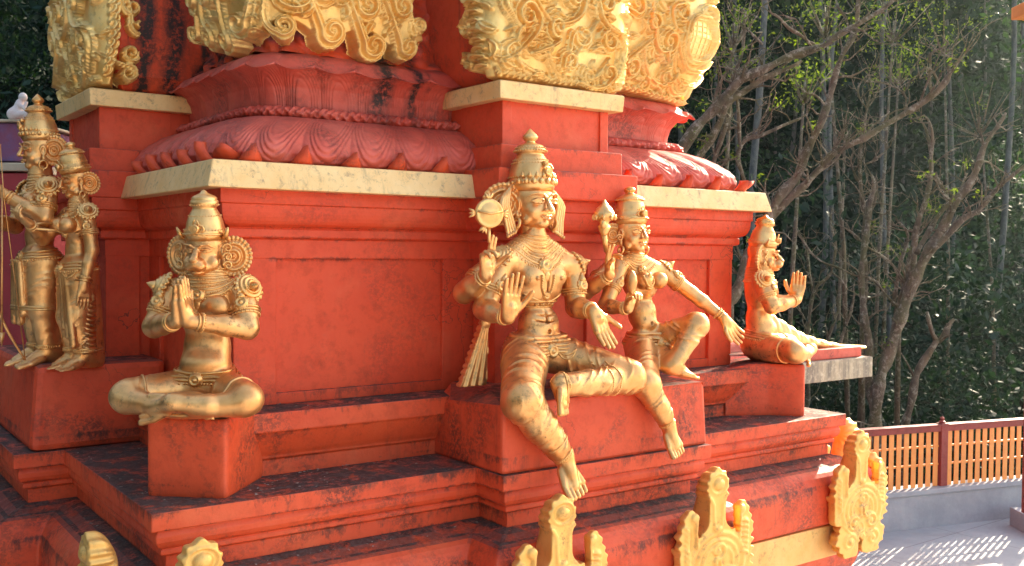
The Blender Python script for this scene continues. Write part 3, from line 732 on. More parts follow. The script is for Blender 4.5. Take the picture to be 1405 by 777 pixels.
# dry leaves, flakes and grit lying on the ledges
g = np.random.default_rng(44); LV = []; LF = []
def flake(x, y, z, s_, a):
    n = len(LV); t1, t2 = g.uniform(-.5, .5, 2)
    for dx, dy, dz in ((-1, 0, 0), (0, -.5, t1), (1, 0, 0), (0, .5, t2)): LV.append((x+s_*(dx*math.cos(a)-dy*math.sin(a)), y+s_*(dx*math.sin(a)+dy*math.cos(a)), z+.004+s_*abs(dz)*.7))
    LF.append((n, n+1, n+2, n+3))
for _ in range(1500):
    q = g.random(); cor = g.random()**2
    if q < .62:
        s1 = 2.01+.38*g.random() if g.random() < .5 else 2.0+.10*cor; t_ = g.uniform(-2.35, 2.35); z_ = 2.374
        if abs(t_) < .80: continue
        x, y = (t_, -s1) if g.random() < .6 else (-s1, t_)
    elif q < .8: s1 = 1.85+.21*cor; t_ = g.uniform(-2, 2); x, y = (t_, -s1) if g.random() < .6 else (-s1, t_); z_ = 2.703
    elif q < .93: s1 = 2.36+.10*cor; t_ = g.uniform(-2.4, 2.4); x, y = (t_, -s1) if g.random() < .6 else (-s1, t_); z_ = 2.07
    else: x, y, z_ = g.uniform(-2.95, 2.95), -3.0, 0.; continue
    flake(x+TX, y+TY, z_, g.uniform(.004, .013), g.uniform(0, 6.28))
LM = plain('dry_litter', (.42, .36, .30), .9, (.10, .06, .035), 9, .2)
tag(mesh_py('ledge_litter', LV, LF, LM), kind='stuff')
# ================================================================== gilded statues
def frame3(f, up):
    f = unit(f); s = unit(np.cross(f, up)); return f, s, np.cross(s, f)
def hand(F, wr, dr, pn, thumb, size=.19, curl=(.15, .15, .15, .2), spread=.10, tcurl=.3, r_=None):
    """wr wrist, dr direction of the fingers, pn palm normal (where the palm looks), thumb: +1/-1 side along cross(dr, pn)"""
    wr = np.array(wr, float); f = unit(dr); pn = np.array(pn, float); pn = unit(pn-f*(pn@f)); t = np.cross(f, pn)*thumb
    k = size; r_ = r_ or .062*k
    for i in range(4):
        o = (.18-.12*i)*k; F.cone(wr+f*.04*k+t*o*.55, wr+f*.47*k+t*o, .085*k, .078*k, .012)
    F.cone(wr, wr+f*.2*k, .13*k, .15*k, .014)
    F.cone(wr+f*.10*k+t*.13*k+pn*.03*k, wr+f*.34*k+t*.20*k+pn*.03*k, .085*k, .06*k, .012)   # ball of the thumb
    for i in range(4):
        o = (.18-.12*i)*k; p = wr+f*.46*k+t*o; L_ = (.44, .50, .46, .36)[i]*k; a = 0; sp = spread*(1.5-i)*.55
        dd = unit(f+t*sp); 
        for j in range(3):
            a += curl[i]*(1, 1.3, .9)[j]; q = dd*math.cos(a)+pn*math.sin(a); l = L_*(.42, .32, .26)[j]
            F.cone(p, p+q*l, r_*(1.05-.1*j), r_*(.98-.12*j), .003); p = p+q*l
    p = wr+f*.16*k+t*.17*k+pn*.03*k; a = .75
    for j in range(3):
        q = unit(f*math.cos(a)+t*math.sin(a)+pn*tcurl*(.5+.4*j)); l = (.20, .19, .15)[j]*k
        F.cone(p, p+q*l, r_*(1.25-.12*j), r_*(1.12-.14*j), .005); p = p+q*l; a -= .22
def foot(F, an, dr, up, size=.2, toes=True, side=1):
    an = np.array(an, float); f, s, u = frame3(dr, up); k = size
    F.cone(an-f*.12*k-u*.08*k, an+f*.30*k-u*.16*k, .17*k, .15*k, .02)
    F.cone(an+f*.0*k, an+f*.55*k-u*.22*k, .19*k, .12*k, .02)
    for i in range(5):
        o = (-.25+.125*i)*k*side; l = (.30, .28, .26, .23, .19)[i]*k
        b = an+f*.52*k+s*o-u*.22*k; e = b+f*l-u*.05*k
        F.cone(an+f*.20*k+s*o*.6-u*.16*k, b, .10*k, .075*k, .010)
        F.cone(b, e, (.066, .055, .052, .05, .047)[i]*k, (.074, .058, .054, .050, .046)[i]*k, .002)
HEAD_H = .0125
def head(F_args, T, s, kind='male'):
    """returns vertices and faces of a head; T maps head units (chin 0, hairline 1, face toward -y) to the figure's frame"""
    F = Field((-.62, -.86, -.42), (.62, .68, 1.35), HEAD_H)
    kk = .06
    F.ell((0, .10, .66), (.40, .46, .52), kk)
    F.ell((0, -.06, .36), (.335, .33, .36), kk)
    F.cone((0, .12, .20), (0, .14, -.45), .215, .23, .05)
    if kind != 'monkey':
        F.ell((0, -.27, .085), (.125, .10, .09), .07)
        for x in (-1, 1):
            F.ell((x*.185, -.235, .33), (.125, .11, .15), .07)
            F.ell((x*.30, -.10, .17), (.07, .12, .10), .08)
        F.cone((0, -.375, .66), (0, -.50, .405), .032, .058, .035)
        F.ell((0, -.515, .385), (.05, .045, .042), .02)
        for x in (-1, 1): F.ell((x*.062, -.445, .375), (.042, .05, .036), .015)
        for x in (-1, 1):
            F.ell((x*.175, -.44, .575), (.125, .085, .062), .05, 'cut')
            F.ell((x*.175, -.335, .570), (.115, .085, .062), .015)
            e = [(x*.07, -.405, .565), (x*.12, -.43, .600), (x*.18, -.43, .615), (x*.25, -.39, .600), (x*.31, -.325, .568)]
            F.limb(e, [.018]*5, .007)
            e = [(x*.07, -.405, .560), (x*.13, -.425, .532), (x*.20, -.415, .522), (x*.27, -.37, .535), (x*.31, -.325, .563)]
            F.limb(e, [.014]*5, .006)
            F.ell((x*.175, -.415, .568), (.032, .018, .032), .006)
            e = [(x*.045, -.405, .655), (x*.10, -.425, .705), (x*.20, -.405, .735), (x*.29, -.34, .715), (x*.355, -.255, .655)]
            F.limb(e, [.02, .025, .025, .02, .012], .010)
        # lips
        F.limb([(-.125, -.375, .238), (-.05, -.425, .255), (0, -.432, .246), (.05, -.425, .255), (.125, -.375, .238)], [.014, .026, .026, .026, .014], .014)
        F.limb([(-.10, -.378, .208), (0, -.428, .188), (.10, -.378, .208)], [.014, .034, .014], .016)
        F.limb([(-.14, -.385, .232), (-.06, -.455, .226), (0, -.462, .222), (.06, -.455, .226), (.14, -.385, .232)], [.008]*5, .006) if False else None
        F.put(lambda x, y, z: np.sqrt((z-.224-.25*np.abs(x)*.3)**2+(y+.44)**2)-.011+0*x+np.clip(np.abs(x)-.12, 0, 1), (-.15, -.48, .19), (.15, -.40, .27), .008, 'cut')
        F.ell((0, -.43, .315), (.022, .02, .035), .02, 'cut')
    else:
        F.ell((0, -.26, .20), (.26, .24, .17), .06)
        F.ell((0, -.46, .28), (.185, .20, .155), .05); F.ell((0, -.40, .10), (.14, .15, .08), .04)
        for x in (-1, 1):
            F.ell((x*.10, -.50, .235), (.115, .13, .10), .03)
            F.ell((x*.26, -.20, .28), (.12, .13, .16), .06)
            F.ell((x*.175, -.42, .60), (.12, .08, .065), .05, 'cut')
            F.ell((x*.17, -.33, .585), (.11, .08, .055), .015)
            F.limb([(x*.07, -.41, .60), (x*.13, -.43, .625), (x*.21, -.41, .625), (x*.29, -.34, .585)], [.015]*4, .01)
            F.limb([(x*.07, -.40, .57), (x*.15, -.41, .545), (x*.22, -.39, .545), (x*.29, -.34, .57)], [.011]*4, .008)
            F.limb([(x*.03, -.43, .655), (x*.12, -.455, .715), (x*.24, -.41, .725), (x*.35, -.27, .63)], [.022, .028, .026, .014], .02)
            F.ell((x*.05, -.665, .375), (.022, .03, .018), .012, 'cut')
        F.cone((0, -.38, .64), (0, -.58, .40), .05, .075, .04)
        F.ell((0, -.62, .39), (.085, .06, .05), .03)
        F.put(lambda x, y, z: np.sqrt((z-.135+.9*x*x)**2+0*y)-.004+np.clip(y+.42, 0, 1)+np.clip(np.abs(x)-.17, 0, 1), (-.22, -.78, .09), (.22, -.42, .2), .014, 'cut')
    for x in (-1, 1):
        # ears with long pierced lobes
        F.ell((x*.40, .02, .50), (.05, .10, .17), .02); F.ell((x*.44, -.01, .50), (.03, .055, .11), .015, 'cut'); F.ell((x*.42, .0, .27), (.035, .05, .11), .02)
    V, Fc = F.mesh(); return T(V*s), Fc
def place(c, rx=0, rz=0, ry=0, sx=1.10):
    M = Mrot(rx, ry, rz); c = np.array(c, float); sc = np.array([sx, 1.04, 1])
    return lambda V: (np.asarray(V)*sc) @ M.T+c
def lathe_pts(mb, prof, T, s, n=40, wave=None, sy=1.12, oy=.08):
    m = MB(); m.lathe(prof, (0, 0, 0), n, wave=wave); V = np.array(m.V); V[:, 1] = V[:, 1]*sy+oy; mb.add(T(V*s), m.F)
def beads(mb, pts, r_, every=1, n=6):
    for p in pts[::every]: mb.ball(p, r_, n)
def crown(T, s, style, parent, name='crown'):
    mb = MB(); V3 = lambda *a: T(np.array(a, float)*s)
    if style == 'tall':
        prof = [(.40, .80), (.435, .90), (.44, .96), (.435, 1.06), (.415, 1.09), (.43, 1.12), (.42, 1.16), (.40, 1.28), (.365, 1.42), (.315, 1.56), (.265, 1.67), (.24, 1.72), (.27, 1.74), (.295, 1.79), (.285, 1.84), (.265, 1.87), (.25, 1.90), (.235, 1.94), (.19, 1.96), (.125, 1.99), (.085, 2.03), (.10, 2.06), (.135, 2.11), (.145, 2.16), (.12, 2.22), (.075, 2.28), (.035, 2.34), (.0, 2.38)]
        prof = [(a_, z_ if z_ < .97 else .97+(z_-.97)*.86) for a_, z_ in prof]
        rows = ((.98, .45, 24, .042), (1.095, .435, 44, .016), (1.41, .352, 40, .015), (1.48, .322, 40, .015), (1.68, .305, 36, .02), (1.745, .28, 34, .016))
    elif style == 'short':
        prof = [(.40, .80), (.43, .92), (.435, 1.0), (.42, 1.05), (.395, 1.08), (.385, 1.18), (.36, 1.32), (.325, 1.42), (.30, 1.47), (.335, 1.49), (.345, 1.53), (.32, 1.57), (.27, 1.61), (.20, 1.65), (.13, 1.68), (.10, 1.71), (.13, 1.74), (.15, 1.79), (.13, 1.84), (.07, 1.88), (0, 1.90)]
        rows = ((.96, .45, 28, .026), (1.05, .43, 40, .016), (1.50, .35, 34, .022), (1.20, .39, 40, .014))
    else:
        prof = [(.40, .80), (.425, .92), (.43, 1.0), (.41, 1.05), (.385, 1.10), (.37, 1.20), (.335, 1.32), (.29, 1.42), (.25, 1.50), (.235, 1.54), (.275, 1.57), (.285, 1.64), (.28, 1.70), (.25, 1.72), (.265, 1.75), (.22, 1.80), (.14, 1.84), (.08, 1.87), (.05, 1.92), (.0, 1.95)]
        rows = ((.94, .445, 30, .024), (1.04, .43, 40, .016), (1.60, .29, 30, .016), (1.36, .33, 36, .014))
    lathe_pts(mb, prof, T, s)
    for z, r_, n, b in rows:
        for k in range(n):
            q = 2*PI*k/n; mb.ball(V3(r_*math.cos(q), r_*1.12*math.sin(q)+.08, z), b*s, 6)
    # front plaque and leaves
    def disc(c, nrm, r_, th):
        c = V3(*c); M = np.array(Vector(nrm).to_track_quat('Z', 'Y').to_matrix())
        mb.lathe([(0.001, th*.2), (r_*.35*s, th*s*1.3), (r_*.5*s, th*s*.7), (r_*.72*s, th*s*1.25), (r_*.9*s, th*s), (r_*s, -th*s)], c, 16, M)
    nf = T(np.array([0, -1., 0]))-T(np.zeros(3))
    if style == 'tall':
        disc((0, -.43, 1.20), nf, .10, .05); disc((0, -.36, 1.38), nf, .06, .05)
        for i in range(9): 
            a = R(-60+15*i); mb.ball(V3(.11*math.sin(a), -.47+.02*abs(i-4)*.2, 1.20+.14*math.cos(a)), .03*s, 6)
        for q in np.linspace(-1.25, 1.25, 9):
            mb.ball(V3(.45*math.sin(q), .08-.51*math.cos(q), 1.0), .058*s, 8, (1, 1, 1.25))
            mb.ball(V3(.465*math.sin(q), .08-.53*math.cos(q), 1.0), .03*s, 6)
        for q in np.linspace(-1.1, 1.1, 8):
            mb.lathe([(.05*s, 0), (.045*s, .05*s), (.02*s, .10*s), (0, .13*s)], V3(.43*math.sin(q), .08-.48*math.cos(q), 1.08), 8)
    else:
        disc((0, -.44, 1.08), nf, .11, .06)
        for q in (-1, 1):
            mb.tube([V3(q*x, -.42+abs(x)*.25, z) for x, z in ((.03, .96), (.10, .98), (.17, 1.06), (.14, 1.14), (.07, 1.16), (.04, 1.25), (0, 1.30))], .022*s, 6)
        mb.tube([V3(x*.44, .08-math.sqrt(max(0, 1-x*x))*.52, .93+.05*(1-abs(x))) for x in np.linspace(-1, 1, 22)], .026*s, 6)
    return mb.build(name, GOLD_JEWEL, parent, smooth=True)
def relief_disc(T, s, c, r_, th, parent, name, nsp=26, rings=3, ry=0, squash=1.25):
    """scalloped fan standing behind each ear"""
    h = .016; F = Field((-r_*1.5, -.14, -r_*1.7), (r_*1.5, .14, r_*1.7), h)
    def fn(x, y, z):
        rr = np.sqrt(x*x+(z/squash)**2); a = np.arctan2(z/squash, x)
        e = r_*(1+.055*np.abs(np.sin(a*nsp/2)))
        rel = .028*np.cos(rr/r_*PI*2*rings)*(rr < r_*.86)+.022*np.abs(np.sin(a*nsp/2))*(rr > r_*.72)
        return np.maximum(rr-e, np.abs(y)-th/2-np.where(y < 0, rel, 0)-.04*np.clip(1-rr/r_, 0, 1))*.8
    F.put(fn, (-r_*1.2, -.1, -r_*1.6), (r_*1.2, .1, r_*1.6), 0)
    V, Fc = F.mesh(); M = Mrot(0, ry, 0) if not isinstance(ry, tuple) else Mrot(*ry); V = V @ M.T+np.array(c)
    return mesh_np(name, T(V*s), Fc, GOLD, parent)
def earrings(T, s, parent, r_=.10, x0=.45, z0=.10):
    for x in (-1, 1):
        mb = MB(); c = np.array((x*x0, -.03, z0)); P = []
        for i in range(18): q = 2*PI*i/18; P.append(T((c+np.array([.02*math.sin(q), -r_*math.cos(q)*.9, r_*math.sin(q)]))*s))
        mb.tube(P, .036*s, 8, closed=True); mb.ball(T((c+np.array([0, 0, -r_-.03]))*s), .035*s, 8)
        mb.build('earring', GOLD_JEWEL, parent, smooth=True)
def band(F, mb, c, axis, R0, width, r_=.006, n=30, rows=2, bead=0, ref=(0, -1, 0), zf=None, flare=0):
    for i in range(rows):
        o = (-.5+i/(max(1, rows-1)))*width if rows > 1 else 0
        P = F.ring(np.array(c)+unit(axis)*o, axis, R0, n, ref, zf, out=r_*.4)
        if len(P) > 4: mb.tube(P, r_, 6, closed=True)
    if bead:
        P = F.ring(c, axis, R0, int(2*PI*R0*.8/(bead*2.2)), ref, zf, out=bead*.3)
        beads(mb, P, bead)
def medallion(mb, c, nrm, r_, th=.012, petals=12):
    M = np.array(Vector(nrm).to_track_quat('Z', 'Y').to_matrix()); c = np.array(c)
    mb.lathe([(.0005, th*1.7), (r_*.22, th*1.5), (r_*.32, th*.9), (r_*.48, th*.8), (r_*.6, th*1.35), (r_*.76, th*1.2), (r_*.84, th*.5), (r_, th*.35), (r_*1.02, -th)], c, 20, M)
    for k in range(petals):
        q = 2*PI*k/petals; mb.ball(c+M @ np.array([r_*.98*math.cos(q), r_*.98*math.sin(q), 0]), r_*.17, 6)
def necklace(F, c, parent, w, R0=.30, n=7, drop=.05, halfw=None, ped_len=.10, name='necklace', rt=.0055, up=.12):
    """collar of cords and bead rows draped over the shoulders and down on the chest, w wide"""
    mb = MB(); c = np.array(c, float); fr = np.array((0, -1., 0)); last = None
    for i in range(n):
        h = up-w*i/(n-1); zf = lambda q, h=h, i=i: h-drop*i/(n-1)*(.5+.5*math.cos(q))**1.5
        cnt = 56 if i % 2 == 0 else 92
        P = F.ring(c, (0, 0, 1), R0, cnt, (0, -1, 0), zf, out=rt*.3, slope=.75)
        P = [p for p in P if np.linalg.norm((p-c)[:2]) < (halfw or 1) and p[2] > c[2]-.22]
        if len(P) < 5: continue
        if i % 2 == 0: mb.tube(P, rt*(1.25 if i == n-1 else 1), 6, closed=len(P) == cnt)
        else: beads(mb, P, rt*.95, 1, 5)
        if i == n-1: beads(mb, [p+np.array([0, 0, -rt*1.5]) for p in F.ring(c, (0, 0, 1), R0, 60, (0, -1, 0), zf, out=rt, slope=.75) if np.linalg.norm((p-c)[:2]) < (halfw or 1)], rt*1.25, 1, 6)
    p = F.hit(c+fr*R0+np.array([0, 0, up-w-drop+R0*.75]), -fr-np.array([0, 0, .75]), R0*1.3)
    if p is not None:
        ms = w*.33; medallion(mb, p+np.array([0, 0, ms*.4]), fr+np.array([0, 0, .3]), ms, .012)
        z = p[2]-c[2]-ms*.8; q2 = F.hit(c+np.array([0, 0, z])+fr*R0, -fr, R0)
        if q2 is not None: mb.ball(q2, ms*.55, 8, (1, .6, 1.5))
        if ped_len:
            L_ = []
            for t in np.linspace(0, 1, 26):
                a_ = PI*t; x = .042*math.cos(a_); zz = z-ped_len*math.sin(a_); q = F.hit(c+np.array([x, 0, zz])+fr*R0, -fr, R0)
                if q is not None: L_.append(q+fr*.003)
            if len(L_) > 4: mb.tube(L_, .0085, 6); beads(mb, [l+fr*.006 for l in L_], .0065)
            q = F.hit(c+np.array([0, 0, z-ped_len])+fr*R0, -fr, R0)
            if q is not None: medallion(mb, q+fr*.002, fr, .022, .010, 8)
    return mb.build(name, GOLD_JEWEL, parent, smooth=True)
def armlet(F, a, b, t, parent, R0=.12, w=.03, ref=(0, -1, 0), med=.032, name='armlet', bead=.0065):
    a, b = np.array(a), np.array(b); c = a+(b-a)*t; ax = unit(b-a); mb = MB()
    band(F, mb, c, ax, R0, w, .006, 28, 3, 0, ref); P = F.ring(c+ax*w*.5, ax, R0, 22, ref, out=.004); beads(mb, P, bead)
    if med:
        e = np.array(ref, float); e = unit(e-ax*(e@ax)); p = F.hit(c-ax*.03+e*R0, -e, R0)
        if p is not None:
            medallion(mb, p, e, med, .012, 12); mb.lathe([(med*.7, 0), (med*.55, med*.5), (med*.25, med*1.1), (0, med*1.5)], p-ax*med*.6, 10, np.array(Vector(-ax).to_track_quat('Z', 'Y').to_matrix()))
    return mb.build(name, GOLD_JEWEL, parent, smooth=True)
def bangle(F, a, b, t, parent, R0=.07, name='bangle', flare=True):
    a, b = np.array(a), np.array(b); c = a+(b-a)*t; ax = unit(b-a); mb = MB(); ref = (0, -1, .2) if abs(ax[1]) < .9 else (0, 0, 1)
    band(F, mb, c, ax, R0, .016, .0065, 22, 2, 0, ref); P = F.ring(c-ax*.014, ax, R0, 20, ref, out=.004); beads(mb, P, .006)
    return mb.build(name, GOLD_JEWEL, parent, smooth=True)
def epaulette(F, sh, outd, parent, r_=.085, name='shoulder_plate'):
    """curved plate capping the shoulder with a scalloped, pointed rim"""
    sh = np.array(sh, float); d = unit(outd); G = Field(sh-.15, sh+.15, .0045)
    def fn(x, y, z):
        px, py, pz = x-sh[0], y-sh[1], z-sh[2]; rr = np.sqrt(px*px+py*py+pz*pz); c = (px*d[0]+py*d[1]+pz*d[2])/np.maximum(rr, 1e-4)
        e = unit(np.cross(d, (0, 1, .1))); g2 = np.cross(d, e); a = np.arctan2(px*g2[0]+py*g2[1]+pz*g2[2], px*e[0]+py*e[1]+pz*e[2])
        th = np.arccos(np.clip(c, -1, 1)); lim = 1.02+.07*np.abs(np.sin(a*9))
        rel = .004*np.cos(th*26)+.003*np.sin(a*18)*(th > .8)
        return np.maximum(np.abs(rr-r_-rel)-.006, (th-lim)*r_)*.8
    G.put(fn, sh-.14, sh+.14, 0); V, Fc = G.mesh()
    V = list(map(tuple, V)); mbx = MB(); mbx.V = V; mbx.F = [tuple(map(int, f)) for f in Fc]
    e = unit(np.cross(d, (0, 1, .1))); g2 = np.cross(d, e)
    for k in range(16):
        q = 2*PI*k/16; v = d*math.cos(1.06)+(e*math.cos(q)+g2*math.sin(q))*math.sin(1.06); mbx.ball(sh+v*(r_+.004), .010, 6)
    v = unit(d+np.array([0, 0, -.15])); mbx.lathe([(.022, 0), (.024, .012), (.012, .03), (0, .046)], sh+v*(r_-.004), 10, np.array(Vector(v).to_track_quat('Z', 'Y').to_matrix()))
    return mbx.build(name, GOLD_JEWEL, parent, smooth=True)
def belt(F, c, parent, R0=.30, z=0, drop=.02, med=.036, front=(0, -1, 0), name='belt', loops=True):
    mb = MB(); fr = np.array(front, float)
    for dz, rt in ((.018, .008), (0, .006), (-.016, .009)):
        P = F.ring(np.array(c)+np.array([0, 0, z+dz]), (0, 0, 1), R0, 44, front, lambda q: -drop*(.5+.5*math.cos(q)), out=.003)
        if len(P) > 6: mb.tube(P, rt, 6, closed=True)
    P = F.ring(np.array(c)+np.array([0, 0, z-.03]), (0, 0, 1), R0, 60, front, lambda q: -drop*(.5+.5*math.cos(q)), out=.004); beads(mb, P, .0075)
    if med:
        p = F.hit(np.array(c)+np.array([0, 0, z-drop-.01])+fr*R0, -fr, R0)
        if p is not None: medallion(mb, p+fr*.004, fr, med, .016, 14)
    if loops:
        sd = np.cross(fr, (0, 0, 1))
        for x0, x1 in ((-.13, -.03), (.03, .13)):
            for dd in (.03, .055):
                L_ = []
                for t in np.linspace(0, 1, 14):
                    x = x0+(x1-x0)*t; q = F.hit(np.array(c)+sd*x+np.array([0, 0, z-.03-dd*math.sin(PI*t)])+fr*R0, -fr, R0)
                    if q is not None: L_.append(q+fr*.003)
                if len(L_) > 4: mb.tube(L_, .0055, 6)
    return mb.build(name, GOLD_JEWEL, parent, smooth=True)
def body_obj(Fb, heads, parent, off_=None, mt=GOLD, name='body'):
    V, F = Fb.mesh(); Vs = [V]; Fs = [F]; n = len(V)
    for v, f in heads: Vs.append(v); Fs.append(f+n); n += len(v)
    V = np.concatenate(Vs)
    return mesh_np(name, V, np.concatenate(Fs), mt, parent)
def spiral_cord(mb, c, nrm, r_, turns, w, up=(0, 0, 1)):
    f, s_, u = frame3(nrm, up); P = []
    for i in range(40):
        t = i/39; a = 2*PI*turns*t; rr = r_*(1-t*.85); P.append(np.array(c)+s_*rr*math.cos(a)+u*rr*math.sin(a)+f*.004*t)
    mb.tube(P, [w*(1-.4*i/39) for i in range(40)], 6)

# ---------------------------------------------------------------- four armed seated god (world axes, faces -Y)
H1 = .0042
def shift(root):
    for ch in root.children:
        ch.data.transform(Matrix.Translation([-c for c in root.location]))
def seated_god():
    r0 = thing('seated_god_statue', 'larger gilded seated statue holding up a discus, one leg hanging down', 'statue', (3.30, 4.35, 2.75))
    A = lambda x, y, Y: at(x, y, Y=Y)
    F = Field((2.78, 3.62, 2.22), (4.02, 4.66, 3.76), H1)
    ch = A(737, 388, 4.36); ws = A(738, 446, 4.36); pv = A(736, 478, 4.36); nk = A(734, 326, 4.37)
    shl, shr = A(690, 358, 4.36), A(785, 366, 4.36)
    F.ell(pv+(0, .0, -.02), (.178, .13, .105), .03); F.ell(ws+(0, -.005, 0), (.122, .098, .115), .03)
    F.ell(ws+(0, -.035, -.035), (.085, .07, .055), .03)
    F.ell(ch, (.158, .105, .155), .03); F.ell(ch+(0, 0, .08), (.165, .085, .07), .03)
    F.cone(shl, shr, .062, .062, .035); F.cone(nk+(0, .01, .10), nk+(0, .01, -.06), .055, .075, .03)
    for x in (-1, 1):
        F.ell(ch+(x*.072, -.062, .035), (.078, .05, .06), .02); F.ell(ch+(x*.082, -.112, .028), (.011, .012, .011), .004)
        F.cone(nk+(0, .02, .0), (shl if x < 0 else shr)+np.array([0, 0, .01]), .055, .05, .03)
    F.ell(ws+(0, -.105, -.03), (.012, .02, .012), .006, 'cut')
    F.put(lambda x, y, z: np.abs(x-ch[0])-.002+np.clip(np.abs(y-(ch[1]-.1))-.03, 0, 1)+0*z, ch-(.01, .14, .17), ch+(.01, 0, .09), .018, 'cut')
    for dz in (.055, .02): F.put(lambda x, y, z, dz=dz: np.abs(z-ws[2]-dz-2*(x-ws[0])**2)-.002+np.clip(np.abs(y-(ws[1]-.1))-.03, 0, 1)+0*x, ws+(-.08, -.14, dz-.01), ws+(.08, 0, dz+.03), .010, 'cut')
    # draped hanging leg
    kn, an = A(716, 551, 4.00), A(768, 618, 3.965); hp = pv+np.array([-.10, -.03, -.03])
    F.cone(hp, kn, .130, .102, .04, fold=(7, .007, .6, (1, 0, .4))); F.ell(kn+(0, -.0, .0), (.098, .095, .10), .03)
    F.cone(kn, kn+(an-kn)*.45, .096, .088, .03, fold=(4, .008, .9, (1, .3, 0))); F.cone(kn+(an-kn)*.45, kn+(an-kn)*.93, .088, .066, .02, fold=(4, .009, .9, (1, .3, 0)))
    F.ell(kn+(an-kn)*.95, (.066, .062, .025), .01); F.cone(kn+(an-kn)*.9, an+(an-kn)*.12, .048, .046, .012)
    foot(F, an+(an-kn)*.15, (.10, -.75, -.75), (.0, -.6, .8), .25, side=-1)
    # folded leg
    k2, a2 = A(862, 515, 4.03), A(780, 528, 3.99); hp = pv+np.array([.10, -.03, -.03])
    F.cone(hp, k2, .112, .090, .04, fold=(6, .007, .7, (0, .3, 1))); F.ell(k2+(.01, 0, -.01), (.088, .085, .085), .03)
    F.cone(k2+(0, 0, -.02), a2, .082, .062, .03, fold=(6, .009, .7, (0, .4, 1)))
    F.cone(a2, a2+(-.05, -.0, -.0), .042, .038, .012)
    foot(F, a2+(-.075, 0, .012), (-.25, -.15, -.9), (-.5, .85, 0), .20, side=1)
    # arms
    arms = []
    def arm(sh, el, wr, hd, pn, th, size=.185, rr=(.066, .057, .053, .035), **kw):
        up = el+(sh-el)*.5
        F.limb([sh, up, el], [rr[0], (rr[0]+rr[1])/2+.004, rr[1]], .02); F.limb([el, el+(wr-el)*.35, wr], [rr[1], rr[2]+.003, rr[3]], .018)
        hand(F, wr, hd, pn, th, size, **kw); arms.append((sh, el, wr))
    arm(shl, A(664, 424, 4.35), A(697, 436, 4.15), (.10, -.10, 1), (.1, -1, .1), 1, .24, curl=(.03, .02, .03, .05), spread=.15)
    arm(shl+(.0, .06, -.01), A(637, 402, 4.44), A(667, 378, 4.26), (0, -.08, 1), (.25, -1, 0), 1, .215, curl=(.05, .08, .75, .8), spread=.12, tcurl=.9)
    arm(shr, A(790, 422, 4.32), A(814, 427, 4.13), (.30, -.35, -1), (.1, -1, .3), -1, .235, curl=(.05, .05, .07, .10), spread=.12)
    hc = A(733, 314, 4.365); T = place(hc, rx=R(-2), rz=R(6), sx=1.20); s = .253
    hv = head(None, T, s)
    body_obj(F, [hv], r0)
    crown(T, s, 'tall', r0)
    for x in (-1, 1): relief_disc(T, s, (x*.56, .22, .52), .40, .14, r0, 'hair_fan', 26, 3, (0, 0, R(34*x)), 1.12)
    # locks of hair curling onto the shoulders
    for x in (-1, 1):
        mb = MB()
        for j in range(4):
            P = [T(np.array(q)*s) for q in ((x*(.40+.03*j), .14+.03*j, .95-.06*j), (x*(.56+.05*j), .05, .80-.05*j), (x*(.62+.05*j), .02, .50), (x*(.55+.05*j), .0, .22-.02*j), (x*(.48+.06*j), -.04, -.05-.04*j), (x*(.58+.05*j), -.10, -.14-.02*j))]
            P2 = []
            for i in range(len(P)-1):
                for f_ in (0, .33, .66): P2.append(P[i]*(1-f_)+P[i+1]*f_)
            mb.tube(P2, [.018*(1-.5*i/len(P2)) for i in range(len(P2))], 7)
        mb.build('hair_lock', GOLD, r0, smooth=True)
    earrings(T, s, r0, .115, .46, .10)
    necklace(F, nk+np.array([0, .01, 0]), r0, .135, .27, 10, .075, .20, .11, up=-.045)
    # ribbons and band below the chest
    mb = MB(); band(F, mb, ch+np.array([0, 0, -.115]), (0, 0, 1), .165, .028, .006, 50, 2, 0)
    for x in (-.05, -.018, .018, .05):
        p = F.hit(ch+np.array([x, -.3, -.115]), (0, 1, 0), .3)
        if p is not None: mb.obox(p, (.011, 0, 0), (0, .008, 0), (0, 0, .010)); mb.ball(p-np.array([0, .009, 0]), .007, 6)
    P = []
    for t in np.linspace(0, 1, 26):
        q = F.hit(ch+np.array([-.13+.26*t, -.3, -.055-.045*math.sin(PI*t)]), (0, 1, 0), .35)
        if q is not None: P.append(q)
    mb.tube(P, .006, 6)
    mb.build('chest_band', GOLD_JEWEL, r0, smooth=True)
    belt(F, pv+np.array([0, 0, .0]), r0, .185, .035, .03, .040)
    mb = MB()
    for rt, dz in ((.016, .075), (.012, .058)):
        P = F.ring(pv+np.array([0, 0, dz]), (0, 0, 1), .175, 44, (0, -1, 0), lambda q: -.012*math.cos(q), out=.004); mb.tube(P, rt, 8, closed=True)
    mb.build('waist_cloth', GOLD, r0, smooth=True)
    for i, (sh, el, wr) in enumerate(arms[:3]):
        armlet(F, sh, el, .62, r0, .10, .028, (0.1, -1, 0) if i != 1 else (-.3, -1, 0), .036); bangle(F, el, wr, .86, r0)
    epaulette(F, shl, (-.75, -.35, .5), r0, .074); epaulette(F, shr, (.8, -.35, .45), r0, .074)
    # anklets
    for a_, b_, t in ((kn, an, 1.10), (k2, a2, 1.10)):
        mb = MB(); band(F, mb, a_+(b_-a_)*t, b_-a_, .09, .014, .006, 22, 2, .007, (0, -1, .3)); mb.build('anklet', GOLD_JEWEL, r0, smooth=True)
    mb = MB()
    for t in (.30, .42): band(F, mb, k2+(a2-k2)*t, a2-k2, .12, .01, .004, 26, 1, .006, (0, -1, .3))
    band(F, mb, kn+(an-kn)*.86, an-kn, .12, .01, .005, 26, 1, 0, (0, -1, .3)); mb.build('hem_beading', GOLD_JEWEL, r0, smooth=True)
